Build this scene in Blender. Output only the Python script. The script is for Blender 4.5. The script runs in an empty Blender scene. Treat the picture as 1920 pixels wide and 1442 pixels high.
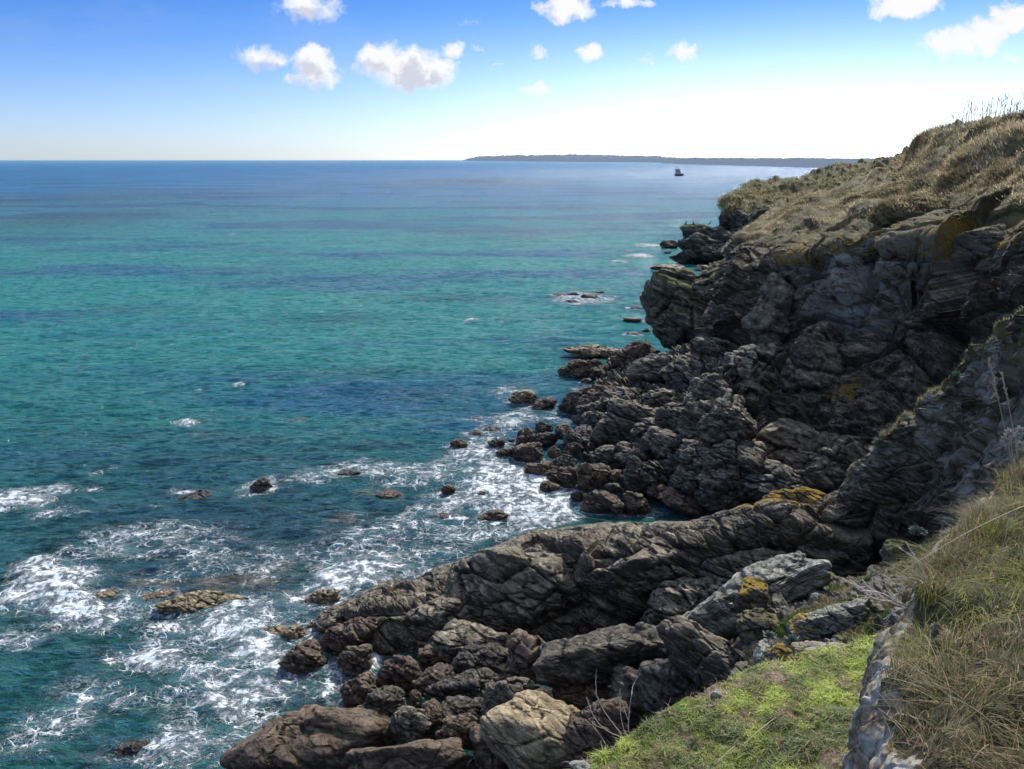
import bpy, math, random
import numpy as np
from mathutils import Vector, Matrix, Euler
random.seed(7); rng = np.random.default_rng(7)
C = bpy.context.scene.collection
rad = math.radians
# ------------------------------------------------------------------ camera
W_, H_, F_ = 1920.0, 1442.0, 1507.0
PITCH = rad(15.6); EYE = 15.0
cam_d = bpy.data.cameras.new('camera'); cam = bpy.data.objects.new('camera', cam_d); C.objects.link(cam)
cam.location = (0, 0, EYE); cam.rotation_euler = (math.pi/2 - PITCH, 0, 0)
cam_d.sensor_width = 36; cam_d.lens = 36*F_/W_; cam_d.clip_end = 200000; cam_d.clip_start = 0.05
bpy.context.scene.camera = cam
cP, sP = math.cos(PITCH), math.sin(PITCH)
def ray(px, py):
    x = (px-W_/2)/F_; u = (H_/2-py)/F_
    return x, cP+u*sP, -sP+u*cP
def P(px, py, d):                       # survey point at forward distance d
    x, y, z = ray(px, py); k = d/y
    return np.array([x*k, d, EYE+z*k])
def S(px, py, z=0.0):                   # survey point at height z
    x, y, dz = ray(px, py); k = (z-EYE)/dz
    return np.array([x*k, y*k, z])
# ------------------------------------------------------------------ noise
_p = np.random.default_rng(3).permutation(256).astype(np.int32); PERM = np.concatenate([_p, _p, _p])
_g = np.random.default_rng(4).normal(size=(256, 3)); _g /= np.linalg.norm(_g, axis=1)[:, None]; GRAD = _g.astype(np.float32)
RND = np.random.default_rng(5).random((256, 6)).astype(np.float32)
def perlin(p):
    p = np.asarray(p, np.float32); i = np.floor(p).astype(np.int32); f = p-i; i &= 255
    u = f*f*f*(f*(f*6-15)+10); out = np.zeros(len(p), np.float32)
    for dx in (0, 1):
        wx = u[:, 0] if dx else 1-u[:, 0]; a = PERM[(i[:, 0]+dx) & 255]
        for dy in (0, 1):
            wy = u[:, 1] if dy else 1-u[:, 1]; b = PERM[(a+i[:, 1]+dy) & 255]
            for dz in (0, 1):
                wz = u[:, 2] if dz else 1-u[:, 2]; g = GRAD[PERM[(b+i[:, 2]+dz) & 255]]
                out += wx*wy*wz*(g[:, 0]*(f[:, 0]-dx)+g[:, 1]*(f[:, 1]-dy)+g[:, 2]*(f[:, 2]-dz))
    return out*1.5
def fbm(p, o=4, l=2.03, g=.5):
    s = 0; a = 1.
    for k in range(o): s = s+a*perlin(p*(l**k)+k*17.3); a *= g
    return s
def ridged(p, o=4, g=.5):
    s = 0; a = 1.
    for k in range(o): s = s+a*(1-2*np.abs(perlin(p*(2.07**k)+k*9.1))); a *= g
    return s
def facets(p, tilt=.8, step=.5):        # broken blocks: each cell a tilted plane; also returns edge distance
    p = np.asarray(p, np.float32); i = np.floor(p).astype(np.int32); f = p-i
    n = len(p); d1 = np.full(n, 9., np.float32); d2 = d1.copy(); val = np.zeros(n, np.float32)
    for dx in (-1, 0, 1):
        a = PERM[(i[:, 0]+dx) & 255]
        for dy in (-1, 0, 1):
            b = PERM[(a+i[:, 1]+dy) & 255]
            for dz in (-1, 0, 1):
                r = RND[PERM[(b+i[:, 2]+dz) & 255]]
                v = f-np.array([dx, dy, dz], np.float32)-r[:, :3]
                d = (v*v).sum(1); nv = ((r[:, 3:6]-.5)*v).sum(1)*2*tilt+(r[:, 3]-.5)*2*step
                c = d < d1; d2 = np.where(c, d1, np.minimum(d2, d)); val = np.where(c, nv, val); d1 = np.where(c, d, d1)
    return val, np.sqrt(d2)-np.sqrt(d1)
def sm(a, b, x):
    t = np.clip((x-a)/(b-a), 0, 1); return t*t*(3-2*t)
def rotm(ax, deg): return np.array(Matrix.Rotation(rad(deg), 3, ax))
STR = rotm('Y', -28) @ rotm('X', 22)     # bedding frame of the schist
def strat(p, k=3.2): q = p @ STR.T; return q*np.array([1, 1, k], np.float32)
def rock_disp(p, s, amp):
    """s = block size in m, amp = height in m"""
    w = p+np.stack([perlin(p/s*.9+k*31) for k in range(3)], 1)*s*.10
    f1, e1 = facets(strat(w, 2.2)/s/1.6, .9, .45); f2, e2 = facets(strat(w, 2.6)/s/.55+7, .9, .5)
    st = ridged(strat(w, 6)/s*.8, 3)
    crack = -np.exp(-(e1/.06)**2)*.5-np.exp(-(e2/.07)**2)*.2
    return amp*(f1*.85+f2*.34+fbm(w/s*.5, 3)*.7+st*.07+fbm(w/s*3.2, 2)*.10+ridged(strat(p, 2.5)/s*7, 3)*.035+crack)
# ------------------------------------------------------------------ mesh helpers
def mk(name, V, quads=None, tris=None, attrs=None, mat=None, smooth=False, parent=None, origin=None, cols=None):
    V = np.asarray(V, np.float32)
    if origin is None: origin = np.zeros(3)
    me = bpy.data.meshes.new(name); me.vertices.add(len(V)); me.vertices.foreach_set('co', (V-origin).astype(np.float32).ravel())
    nq = 0 if quads is None else len(quads); nt = 0 if tris is None else len(tris)
    idx = np.concatenate(([np.asarray(quads, np.int32).ravel()] if nq else [])+([np.asarray(tris, np.int32).ravel()] if nt else []))
    me.loops.add(len(idx)); me.loops.foreach_set('vertex_index', idx)
    st = np.concatenate([np.arange(nq)*4, nq*4+np.arange(nt)*3]).astype(np.int32)
    me.polygons.add(nq+nt); me.polygons.foreach_set('loop_start', st)
    me.polygons.foreach_set('use_smooth', np.full(nq+nt, smooth))
    for k, v in (attrs or {}).items():
        a = me.attributes.new(k, 'FLOAT', 'POINT'); a.data.foreach_set('value', np.asarray(v, np.float32))
    if cols is not None:
        a = me.attributes.new('col', 'FLOAT_COLOR', 'POINT'); c = np.ones((len(V), 4), np.float32); c[:, :3] = cols; a.data.foreach_set('color', c.ravel())
    me.update(calc_edges=True); me.validate()
    if mat: me.materials.append(mat)
    o = bpy.data.objects.new(name, me); C.objects.link(o); o.location = origin
    if parent: o.parent = parent; o.location = Vector(origin)-parent.location
    return o
def tag(o, label, cat=None, group=None, kind=None):
    if label: o['label'] = label
    if cat: o['category'] = cat
    if group: o['group'] = group
    if kind: o['kind'] = kind
    return o
def empty(name, loc, label, cat, group=None):
    o = bpy.data.objects.new(name, None); C.objects.link(o); o.location = loc; return tag(o, label, cat, group)
def gridq(nr, nc, off=0):
    a = np.arange(nr*nc).reshape(nr, nc)+off
    return np.stack([a[:-1, :-1], a[:-1, 1:], a[1:, 1:], a[1:, :-1]], -1).reshape(-1, 4)
def cr(A, t):                           # Catmull-Rom along axis 0
    n = len(A); x = t*(n-1); i = np.clip(np.floor(x).astype(int), 0, n-2); f = (x-i).reshape((-1,)+(1,)*(A.ndim-1))
    g = lambda k: A[np.clip(k, 0, n-1)]
    p0, p1, p2, p3 = g(i-1), g(i), g(i+1), g(i+2)
    return .5*((2*p1)+(p2-p0)*f+(2*p0-5*p1+4*p2-p3)*f*f+(3*p1-p0-3*p2+p3)*f**3)
def dens(n, bias):                      # parameter positions with per-span densities
    b = np.asarray(bias, float); c = np.concatenate([[0], np.cumsum(b)]); c /= c[-1]
    return np.interp(np.linspace(0, 1, n), c, np.linspace(0, 1, len(c)))
def loft(ctrl, nr, nc, rb=None, cb=None):
    A = np.array(ctrl, float)           # rows, cols, channels
    tr = dens(nr, rb if rb is not None else [1]*(A.shape[0]-1)); tc = dens(nc, cb if cb is not None else [1]*(A.shape[1]-1))
    B = cr(A, tr); B = np.swapaxes(cr(np.swapaxes(B, 0, 1), tc), 0, 1)
    return B
def gnorm(G):
    du = np.gradient(G, axis=0); dv = np.gradient(G, axis=1); n = np.cross(dv, du); return n/(np.linalg.norm(n, axis=2, keepdims=True)+1e-9)
_ico = {}
def ico(l):
    if l not in _ico:
        import bmesh
        bm = bmesh.new(); bmesh.ops.create_icosphere(bm, subdivisions=l, radius=1)
        v = np.array([x.co[:] for x in bm.verts], np.float32); f = np.array([[x.index for x in q.verts] for q in bm.faces], np.int32); bm.free()
        _ico[l] = (v/np.linalg.norm(v, axis=1)[:, None], f)
    return _ico[l]
def lump(c, r, R, seed, p=12, level=5, rough=1., npl=12, bs=None, planes=None):
    """a broken rock: rounded random polyhedron stretched to r, turned by R, then weathered. returns verts, tris, normals"""
    D, Fc = ico(level); q = np.random.default_rng(seed)
    N = q.normal(size=(npl, 3)); N /= np.linalg.norm(N, axis=1)[:, None]; dd = q.uniform(.72, 1.02, npl)
    if p >= 20: N = np.vstack([N, np.eye(3), -np.eye(3)]); dd = np.concatenate([dd, q.uniform(.85, 1., 6)])
    else: N2 = q.normal(size=(10, 3)); N2 /= np.linalg.norm(N2, axis=1)[:, None]; N = np.vstack([N, N2, -N2]); dd = np.concatenate([dd, q.uniform(.8, 1.12, 20)])
    if planes: pl = np.array(planes, float); N = np.vstack([N, pl[:, :3]/np.linalg.norm(pl[:, :3], axis=1)[:, None]]); dd = np.concatenate([dd, pl[:, 3]])
    m = np.maximum(D @ N.T, 0)/dd; rr = (m**p).sum(1)**(-1./p)
    r = np.asarray(r, float); V = D*(rr*(1+.16*perlin(D*1.3+seed)+.08*perlin(D*2.9+seed)))[:, None]*r; nn = D/r; nn /= np.linalg.norm(nn, axis=1)[:, None]
    V = V @ R.T+c; nn = nn @ R.T; s = float(np.cbrt(r.prod()))
    b = bs if bs else s*.8
    V = V+nn*(rock_disp(V+seed*3.7, b, s*.13*rough))[:, None]
    return V.astype(np.float32), Fc, nn
def vnorm(V, T):
    n = np.zeros_like(V); fn = np.cross(V[T[:, 1]]-V[T[:, 0]], V[T[:, 2]]-V[T[:, 0]])
    for k in range(3): np.add.at(n, T[:, k], fn)
    return n/(np.linalg.norm(n, axis=1)[:, None]+1e-9)
# ------------------------------------------------------------------ node helpers
class NT:
    def __init__(s, nt): s.t = nt; s.n = nt.nodes; s.l = nt.links; s.n.clear()
    def new(s, ty, **k):
        n = s.n.new(ty)
        for a, v in k.items(): setattr(n, a, v)
        return n
    def put(s, v, i):
        if hasattr(v, 'is_output'): s.l.new(v, i)
        else:
            if i.type in ('RGBA',) and len(v) == 3: v = (*v, 1)
            i.default_value = v
    def math(s, op, a, b=0., c=0., clamp=False):
        n = s.new('ShaderNodeMath', operation=op, use_clamp=clamp)
        for k, v in enumerate((a, b, c)): s.put(v, n.inputs[k])
        return n.outputs[0]
    def vm(s, op, a, b=(0, 0, 0)):
        n = s.new('ShaderNodeVectorMath', operation=op); s.put(a, n.inputs[0])
        if op == 'SCALE': s.put(b, n.inputs['Scale'])
        else: s.put(b, n.inputs[1])
        return n.outputs['Value'] if op in ('DOT_PRODUCT', 'LENGTH') else n.outputs[0]
    def mix(s, f, a, b, blend='MIX'):
        n = s.new('ShaderNodeMix', data_type='RGBA', blend_type=blend); n.clamp_factor = True
        s.put(f, n.inputs[0]); s.put(a, n.inputs[6]); s.put(b, n.inputs[7]); return n.outputs[2]
    def ss(s, x, a, b):
        n = s.new('ShaderNodeMapRange', interpolation_type='SMOOTHSTEP'); s.put(x, n.inputs[0]); s.put(a, n.inputs[1]); s.put(b, n.inputs[2]); return n.outputs[0]
    def noise(s, v, sc, det=5., ro=.55, dist=0., col=False):
        n = s.new('ShaderNodeTexNoise'); s.put(v, n.inputs['Vector']); n.inputs['Scale'].default_value = sc
        n.inputs['Detail'].default_value = det; n.inputs['Roughness'].default_value = ro; n.inputs['Distortion'].default_value = dist
        return n.outputs['Color'] if col else n.outputs[0]
    def vor(s, v, sc, feat='DISTANCE_TO_EDGE', rnd=1.):
        n = s.new('ShaderNodeTexVoronoi', feature=feat); s.put(v, n.inputs['Vector']); n.inputs['Scale'].default_value = sc; n.inputs['Randomness'].default_value = rnd
        return n.outputs['Distance']
    def mapp(s, v, rot=(0, 0, 0), sc=(1, 1, 1)):
        n = s.new('ShaderNodeMapping'); s.put(v, n.inputs[0]); n.inputs['Rotation'].default_value = rot; n.inputs['Scale'].default_value = sc; return n.outputs[0]
    def attr(s, name): return s.new('ShaderNodeAttribute', attribute_name=name)
    def ramp(s, f, st):
        n = s.new('ShaderNodeValToRGB'); e = n.color_ramp.elements
        while len(e) < len(st): e.new(.5)
        for k, (p, c) in enumerate(st): e[k].position = p; e[k].color = (*c, 1)
        s.put(f, n.inputs[0]); return n.outputs[0]
def newmat(name):
    m = bpy.data.materials.new(name); m.use_nodes = True; return m, NT(m.node_tree)
STR_E = Matrix(STR.tolist()).to_euler()
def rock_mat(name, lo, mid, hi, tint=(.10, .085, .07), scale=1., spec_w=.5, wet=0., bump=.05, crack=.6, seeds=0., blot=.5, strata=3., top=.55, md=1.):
    lo, mid, hi, tint = [tuple(np.array(c_)*np.array([1.08, 1., .87])*k_) for c_, k_ in ((lo, 1.25), (mid, 1.5), (hi, 1.65), (tint, 1.5))]
    m, t = newmat(name); g = t.new('ShaderNodeNewGeometry'); pos = g.outputs['Position']
    if seeds: pos = t.vm('ADD', pos, (seeds, seeds*.7, 0))
    vr = t.new('ShaderNodeVectorRotate', rotation_type='AXIS_ANGLE'); oi = t.new('ShaderNodeObjectInfo'); t.put(pos, vr.inputs['Vector']); vr.inputs['Axis'].default_value = (.3, .2, .93); t.put(t.math('MULTIPLY', oi.outputs['Random'], 2.2), vr.inputs['Angle']); pos = vr.outputs[0]
    warp = t.vm('SCALE', t.noise(pos, .8*scale, 3, .5, col=True), .28/scale)
    pw = t.vm('ADD', pos, warp)
    ps = t.mapp(t.mapp(pw, rot=tuple(STR_E)), sc=(1, 1, strata))
    n1 = t.noise(ps, 1.6*scale, 10, .68); n2 = t.noise(pw, .35*scale, 4, .6); n3 = t.noise(pos, 9*scale, 8, .78)
    cr1 = t.vor(ps, .9*scale); cr2 = t.vor(t.mapp(pw, rot=tuple(STR_E), sc=(1, 1, 2.2)), 3.0*scale)
    base = t.ramp(n1, [(.3, lo), (.5, mid), (.68, hi)])
    base = t.mix(t.math('MULTIPLY', t.ss(n2, .42, .62), blot), base, t.mix(.6, base, tint))
    base = t.mix(t.math('MULTIPLY', t.ss(n3, .50, .72), .6), base, t.mix(1., base, (2.4, 2.35, 2.2), 'MULTIPLY'))
    base = t.mix(t.math('MULTIPLY', t.math('SUBTRACT', 1, t.ss(n3, .30, .47)), .65), base, t.mix(1., base, (.3, .3, .3), 'MULTIPLY'))
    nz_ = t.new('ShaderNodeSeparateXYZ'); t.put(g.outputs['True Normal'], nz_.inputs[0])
    base = t.mix(t.math('MULTIPLY', t.ss(t.math('ADD', nz_.outputs[2], t.math('MULTIPLY', t.math('SUBTRACT', n2, .5), .8)), .35, .9), top), t.mix(t.math('SUBTRACT', 1, t.ss(nz_.outputs[2], -.2, .35)), base, t.mix(1., base, (.62, .64, .64), 'MULTIPLY')), t.mix(1., t.mix(.25, base, (.13, .12, .10)), (2.1, 2.05, 1.9), 'MULTIPLY'))  # sunlit tops and shaded flanks painted into the rock colour
    cm = t.math('MAXIMUM', t.math('SUBTRACT', 1, t.ss(cr1, 0., .035)), t.math('MULTIPLY', t.math('SUBTRACT', 1, t.ss(cr2, 0., .04)), .6))
    cm = t.math('MULTIPLY', cm, t.ss(t.noise(pos, 1.3*scale, 3), .42, .6))
    base = t.mix(t.math('MULTIPLY', cm, crack), base, (.008, .008, .008))
    pt_ = t.ss(g.outputs['Pointiness'], .44, .54); base = t.mix(1., base, t.mix(pt_, (.35, .34, .33), (1.2, 1.2, 1.18)), 'MULTIPLY')  # crevice shade painted into the colour: hollows darker, edges lighter
    # pale lichen crusts and quartz flecks
    sp = t.ss(t.noise(ps, 3.2*scale, 9, .74, .6), .60, .66)
    sp = t.math('MULTIPLY', sp, t.ss(t.noise(pos, .33*scale, 3), .38, .55))
    base = t.mix(t.math('MULTIPLY', sp, spec_w), base, (.42, .42, .40))
    base = t.mix(t.math('MULTIPLY', t.attr('pale').outputs['Fac'], t.math('MULTIPLY', t.ss(t.noise(ps, 1.3*scale, 9, .75, .4), .40, .54), .95)), base, (.50, .49, .43))
    # yellow lichen and moss carried as attributes, broken up by noise
    li = t.ss(t.math('ADD', t.attr('lichen').outputs['Fac'], t.math('MULTIPLY', t.math('SUBTRACT', t.noise(pos, 5*scale, 8, .7), .5), 2.2)), .55, .72)
    base = t.mix(li, base, t.ramp(n3, [(.35, (.22, .13, .012)), (.6, (.42, .27, .03))]))
    mo = t.ss(t.math('ADD', t.attr('moss').outputs['Fac'], t.math('MULTIPLY', t.math('SUBTRACT', t.noise(pos, 2.6*scale, 8, .7), .5), 1.6)), .45, .62)
    mc = t.ramp(t.noise(pos, 1.1*scale, 8, .7), [(.32, (.06, .055, .022)), (.44, (.17, .14, .065)), (.56, (.34, .29, .15)), (.70, (.15, .16, .05))]); mc = t.mix(1., mc, (md, md, md), 'MULTIPLY')
    gm = t.attr('green').outputs['Fac']
    mc = t.mix(gm, mc, t.ramp(n3, [(.35, (.035, .05, .012)), (.6, (.12, .17, .03))]))
    base = t.mix(mo, base, mc)
    z = t.new('ShaderNodeSeparateXYZ'); t.put(g.outputs['Position'], z.inputs[0])
    zz = t.math('ADD', z.outputs[2], t.math('MULTIPLY', t.math('SUBTRACT', n2, .5), 2.5))
    w = t.math('SUBTRACT', 1, t.ss(zz, .25, 1.3))
    base = t.mix(t.math('MULTIPLY', w, .45), base, t.mix(1., base, (.5, .42, .33), 'MULTIPLY'))
    # weed on the tidal rocks
    kp = t.math('MULTIPLY', t.ss(t.noise(pos, 2.1*scale, 9, .75), .53, .6), t.math('SUBTRACT', 1, t.ss(zz, 1.2, 2.2)))
    base = t.mix(t.math('MULTIPLY', kp, .75), base, (.012, .010, .005))
    b = t.new('ShaderNodeBsdfPrincipled'); t.put(base, b.inputs['Base Color'])
    ro = t.math('SUBTRACT', .85, t.math('MULTIPLY', w, .35+wet)); t.put(ro, b.inputs['Roughness']); b.inputs['Specular IOR Level'].default_value = .35
    h = t.math('ADD', t.math('MULTIPLY', n1, .45), t.math('MULTIPLY', n3, .6))
    h = t.math('ADD', h, t.math('MULTIPLY', t.noise(pos, 28*scale, 5, .75), .30)); h = t.math('SUBTRACT', h, t.math('MULTIPLY', cm, .25))
    h = t.math('ADD', h, t.math('MULTIPLY', mo, .25)); h = t.math('ADD', h, t.math('MULTIPLY', kp, .2))
    bp = t.new('ShaderNodeBump'); bp.inputs['Strength'].default_value = 1.; bp.inputs['Distance'].default_value = bump*6/scale
    t.put(h, bp.inputs['Height']); t.put(bp.outputs[0], b.inputs['Normal'])
    o = t.new('ShaderNodeOutputMaterial'); t.put(b.outputs[0], o.inputs[0]); return m
M = {}
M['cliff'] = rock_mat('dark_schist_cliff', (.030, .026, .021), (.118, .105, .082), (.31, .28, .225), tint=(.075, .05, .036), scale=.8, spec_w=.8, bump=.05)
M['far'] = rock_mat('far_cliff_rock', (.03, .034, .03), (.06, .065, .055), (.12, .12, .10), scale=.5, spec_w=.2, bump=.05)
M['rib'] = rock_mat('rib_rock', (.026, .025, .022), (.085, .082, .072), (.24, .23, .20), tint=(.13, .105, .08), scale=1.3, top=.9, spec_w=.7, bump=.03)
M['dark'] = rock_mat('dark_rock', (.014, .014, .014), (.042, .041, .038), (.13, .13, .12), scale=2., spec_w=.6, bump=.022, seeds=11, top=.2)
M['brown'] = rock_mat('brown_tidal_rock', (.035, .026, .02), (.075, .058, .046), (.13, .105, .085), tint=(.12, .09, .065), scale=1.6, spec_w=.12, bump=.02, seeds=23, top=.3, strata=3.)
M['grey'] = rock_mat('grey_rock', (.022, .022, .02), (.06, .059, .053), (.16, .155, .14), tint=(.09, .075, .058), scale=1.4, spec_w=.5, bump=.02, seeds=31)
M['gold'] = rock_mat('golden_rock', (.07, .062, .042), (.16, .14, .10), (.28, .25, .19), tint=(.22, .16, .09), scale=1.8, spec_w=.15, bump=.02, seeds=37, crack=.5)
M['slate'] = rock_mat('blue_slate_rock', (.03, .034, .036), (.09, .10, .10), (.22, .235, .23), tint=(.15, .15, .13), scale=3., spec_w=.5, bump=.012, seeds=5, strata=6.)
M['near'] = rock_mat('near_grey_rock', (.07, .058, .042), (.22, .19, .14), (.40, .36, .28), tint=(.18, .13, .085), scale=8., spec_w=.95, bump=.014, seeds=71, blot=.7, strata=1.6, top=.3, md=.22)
# ------------------------------------------------------------------ foam bookkeeping
FOAM = []      # x, y, rx, ry, amount
RINGS = []
def foam(px, py, hw, hh, a, ang=0):
    a = a*(1.08 if a < .66 else 1.0)
    c = S(px, py); e = S(px+hw, py); u = S(px, py-hh); d = S(px, py+hh)
    FOAM.append((c[0], c[1], abs(e[0]-c[0]), abs(u[1]-d[1])/2, a, ang))
# ------------------------------------------------------------------ rocks
def rock(name, label, cat, px, py, hw, hh, z, roll=0, p=12, mat='brown', seed=None, dep=1.0, rough=1., yaw=None, moss=0, lichen=0, green=0, pale=0, level=None, d=None, group=None, ring=True, npl=12, ret=False, va=False, planes=None):
    """a rock surveyed by where its middle stands (px, py at height z) and its apparent half width / height"""
    global _rs
    seed = seed if seed is not None else int(px*7+py*13) % 9973
    c = P(px, py, d) if d else S(px, py, z)
    v = c-np.array([0, 0, EYE]); dist = np.linalg.norm(v); al = math.asin(-v[2]/dist) if v[2] < 0 else 0
    rx = hw/F_*dist*.96 * (1/ max(.6, math.cos(math.atan((px-960)/F_)))) ; H = hh/F_*dist
    rx = hw/F_*(v @ np.array([0, cP, -sP])); H = hh/F_*(v @ np.array([0, cP, -sP]))
    ry = max(.6*rx, H*.9)*dep
    q = H*H-(ry*math.sin(al))**2
    if q < (.5*H)**2: ry = .80*H/math.sin(al) if al > .05 else ry; q = H*H-(ry*math.sin(al))**2
    rz = math.sqrt(max(q, (.35*H)**2))/math.cos(al)
    level = level or (6 if hw > 48 else 5 if hw > 11 else 4)
    R = rotm('Z', -math.degrees(math.atan2(v[0], v[1]))*.7) @ rotm('Y', -roll)
    if va:
        fw = v/dist; rt = np.cross(fw, [0, 0, 1.]); rt /= np.linalg.norm(rt); upv = np.cross(rt, fw); R = np.stack([rt, fw, upv], 1) @ rotm('Y', -roll); rz = H; ry = math.sqrt(rx*rz)*dep
    V, T, n = lump(c, (rx*1.08, ry*1.08, rz*1.1), R, seed, p, level, rough, npl, None, planes)
    nz = vnorm(V, T)[:, 2]; up = sm(.35, .8, nz)
    at = {'moss': moss*up, 'green': np.full(len(V), green), 'lichen': lichen*up, 'pale': np.full(len(V), pale)}
    if ring and V[:, 2].min() < 0.1 and c[2] < 1.5: RINGS.append((c[0], c[1], rx*1.05, ry*1.05))
    if ret: return V, T, at
    base = np.array([c[0], c[1], V[:, 2].min()])
    return tag(mk(name, V, tris=T, attrs=at, mat=M[mat], origin=base, smooth=False), label, cat, group)
def join(parts):
    Vs, Qs, Ts, A = [], [], [], {k: [] for k in ('moss', 'green', 'lichen', 'pale')}; o = 0
    for V, Q, T, at in parts:
        Vs.append(V)
        if Q is not None: Qs.append(Q+o)
        if T is not None: Ts.append(T+o)
        for k in A: A[k].append(at[k]*np.ones(len(V)) if k in at else np.zeros(len(V)))
        o += len(V)
    return np.concatenate(Vs), (np.concatenate(Qs) if Qs else None), (np.concatenate(Ts) if Ts else None), {k: np.concatenate(v) for k, v in A.items()}
def addlump(parts, *a, **k):
    k['ret'] = True; k['ring'] = k.get('ring', False); k['va'] = k.get('va', True)
    V, T, at = rock('', '', '', *a, **k); parts.append((V, None, T, at))

# ================================================================== MAIN HEADLAND
def col(*r): return r
cc = [ # r1 skyline, r2 mid slope, r3 lip, r4, r5, r6, r7 foot : (px,py,d)
 col((1452,400,100),(1425,415,92),(1410,432,84),(1400,480,80),(1398,540,76),(1392,590,72),(1385,640,68)),
 col((1420,424,70),(1402,440,62),(1390,458,54),(1378,510,51),(1366,580,49),(1358,650,47),(1350,740,42)),
 col((1452,396,72),(1440,430,58),(1440,470,46.5),(1425,520,44.5),(1415,620,43),(1410,730,40.5),(1400,850,37)),
 col((1530,366,78),(1510,405,60),(1500,464,43),(1492,510,41.5),(1490,620,40.5),(1490,750,37.5),(1500,880,34.5)),
 col((1630,332,85),(1600,375,60),(1590,450,40),(1590,500,39),(1595,630,37.6),(1600,780,35),(1610,930,32)),
 col((1700,290,80),(1690,350,56),(1690,432,38),(1690,488,37),(1690,620,37.2),(1690,780,33.5),(1700,900,31.5)),
 col((1770,247,62),(1775,330,48),(1790,432,36.2),(1790,490,35.3),(1790,620,35.4),(1790,760,32),(1790,880,30.5)),
 col((1840,226,56),(1850,320,42),(1880,425,33.5),(1880,490,32.3),(1880,620,32),(1880,760,30),(1880,880,29)),
 col((1930,216,50),(1950,310,38),(1965,420,30.5),(1965,490,29.6),(1965,620,29),(1965,760,28),(1965,880,27)),
 col((2100,205,44),(2100,300,34),(2100,410,28),(2100,490,27),(2100,620,26),(2100,760,25),(2100,880,24)),
 col((2400,150,38),(2400,280,30),(2400,400,24),(2400,480,23),(2400,620,22),(2400,760,21),(2400,880,20)),
]
gr = [1.25, 1.2, 1.05, .62, .02, -.1, -.15, -.2]
rows = []
for r in range(8):
    row = []
    for c in cc:
        if r == 0: q = P(c[0][0], c[0][1], c[0][2]); q = q+np.array([q[0]/q[1]*25, 25, -1.5])
        else: q = P(*c[r-1])
        row.append([*q, gr[r]])
    rows.append(row)
G = loft(rows, 430, 620, rb=[.25, .9, 1.3, 1, 1.5, 1.4, 1.2], cb=[.5, .7, 1, 1.3, 1.4, 1.3, 1.2, 1.1, .5, .25])
X = G[..., :3]; gch = G[..., 3].ravel(); N = gnorm(X).reshape(-1, 3); V = X.reshape(-1, 3)
if N[:, 2].mean() < 0: N = -N
k = np.clip(gch, 0, 1); sh = V.copy()
big = facets(strat(V+fbm(V/7, 2)[:, None]*2, 1.)*np.array([1, 1, .45])/4.5, .9, .6)[0]
d = rock_disp(V*np.array([1, 1, .6]), 3.4, .72)*(1-k)+big*1.25*(1-k)+fbm(V/5, 4)*.75*k+fbm(V/1.2, 3)*.16*k+np.clip(fbm(V/2.4+40, 2), 0, 1)*.7*k
ver = ridged(V*np.array([.22, .22, .05]), 3)*.55*(1-k)          # vertical gullies
d = d+rock_disp(V+33, .9, .12)*(1-k)
V = V+N*(d+ver)[:, None]
moss = np.clip(gch*1.0+fbm(V/1.5, 3)*.25, 0, 1.2)
Vpx = V
def near_pt(V, px, py, dd, r): c = P(px, py, dd); return np.exp(-(((V-c)/r)**2).sum(1))
lich = near_pt(V, 1550, 480, 42, 2.0)*.8+near_pt(V, 1650, 440, 38.5, 1.5)*.8+near_pt(V, 1860, 440, 34, 2.)*.7+near_pt(V, 1590, 750, 35, 1.2)*.9+np.where((gch > .2) & (gch < .95), .42, 0)
pale = near_pt(V, 1600, 520, 38.5, 2.2)*.9+near_pt(V, 1630, 560, 38, 1.3)*.8+near_pt(V, 1700, 480, 37, 1.8)*.45+near_pt(V, 1500, 500, 42, 1.5)*.5+near_pt(V, 1820, 470, 35, 2.5)*.4
parts = [(V, gridq(430, 620), None, {'moss': moss, 'green': sm(.2, .6, fbm(V/4+9, 3))*.4, 'lichen': lich, 'pale': pale})]
HEAD_V, HEAD_N, HEAD_G = V.copy(), N.copy(), gch.copy()
# overhanging bulge on the seaward side and the buttresses
addlump(parts, 1308, 588, 92, 72, 4.5, d=62, p=9, mat='cliff', dep=1.2, moss=.95, green=.5, lichen=.35, seed=11)
addlump(parts, 1262, 602, 44, 54, 4.5, d=62, p=8, mat='cliff', dep=1.3, moss=.9, green=.4, lichen=.3, seed=12)
addlump(parts, 1368, 552, 60, 66, 6, d=60, p=9, mat='cliff', dep=1.2, moss=.8, green=.2, seed=13)
addlump(parts, 1400, 500, 40, 52, 8, d=56, p=9, mat='cliff', dep=1.2, moss=.5, seed=14)
addlump(parts, 1368, 640, 30, 30, 6, d=50, p=14, mat='cliff', moss=.2, pale=.3, seed=15)
addlump(parts, 1700, 470, 85, 30, 6, d=38, p=12, mat='cliff', moss=1., lichen=.3, pale=.35, seed=16)
addlump(parts, 1860, 465, 70, 36, 6, d=34.2, p=12, mat='cliff', moss=.9, lichen=.3, pale=.3, seed=17)
addlump(parts, 1600, 520, 45, 60, 6, d=39.2, roll=35, p=12, mat='cliff', pale=.8, seed=18)
addlump(parts, 1620, 790, 62, 46, 6, d=34.5, roll=-12, p=20, mat='cliff', lichen=1.1, seed=19)
addlump(parts, 1480, 860, 90, 60, 3, d=34, p=14, mat='cliff', roll=20, seed=20)
addlump(parts, 1560, 880, 80, 60, 3, d=31.5, p=14, mat='cliff', roll=12, seed=21)
addlump(parts, 1420, 740, 60, 90, 5, d=39.5, p=14, mat='cliff', roll=-15, seed=22)
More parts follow.
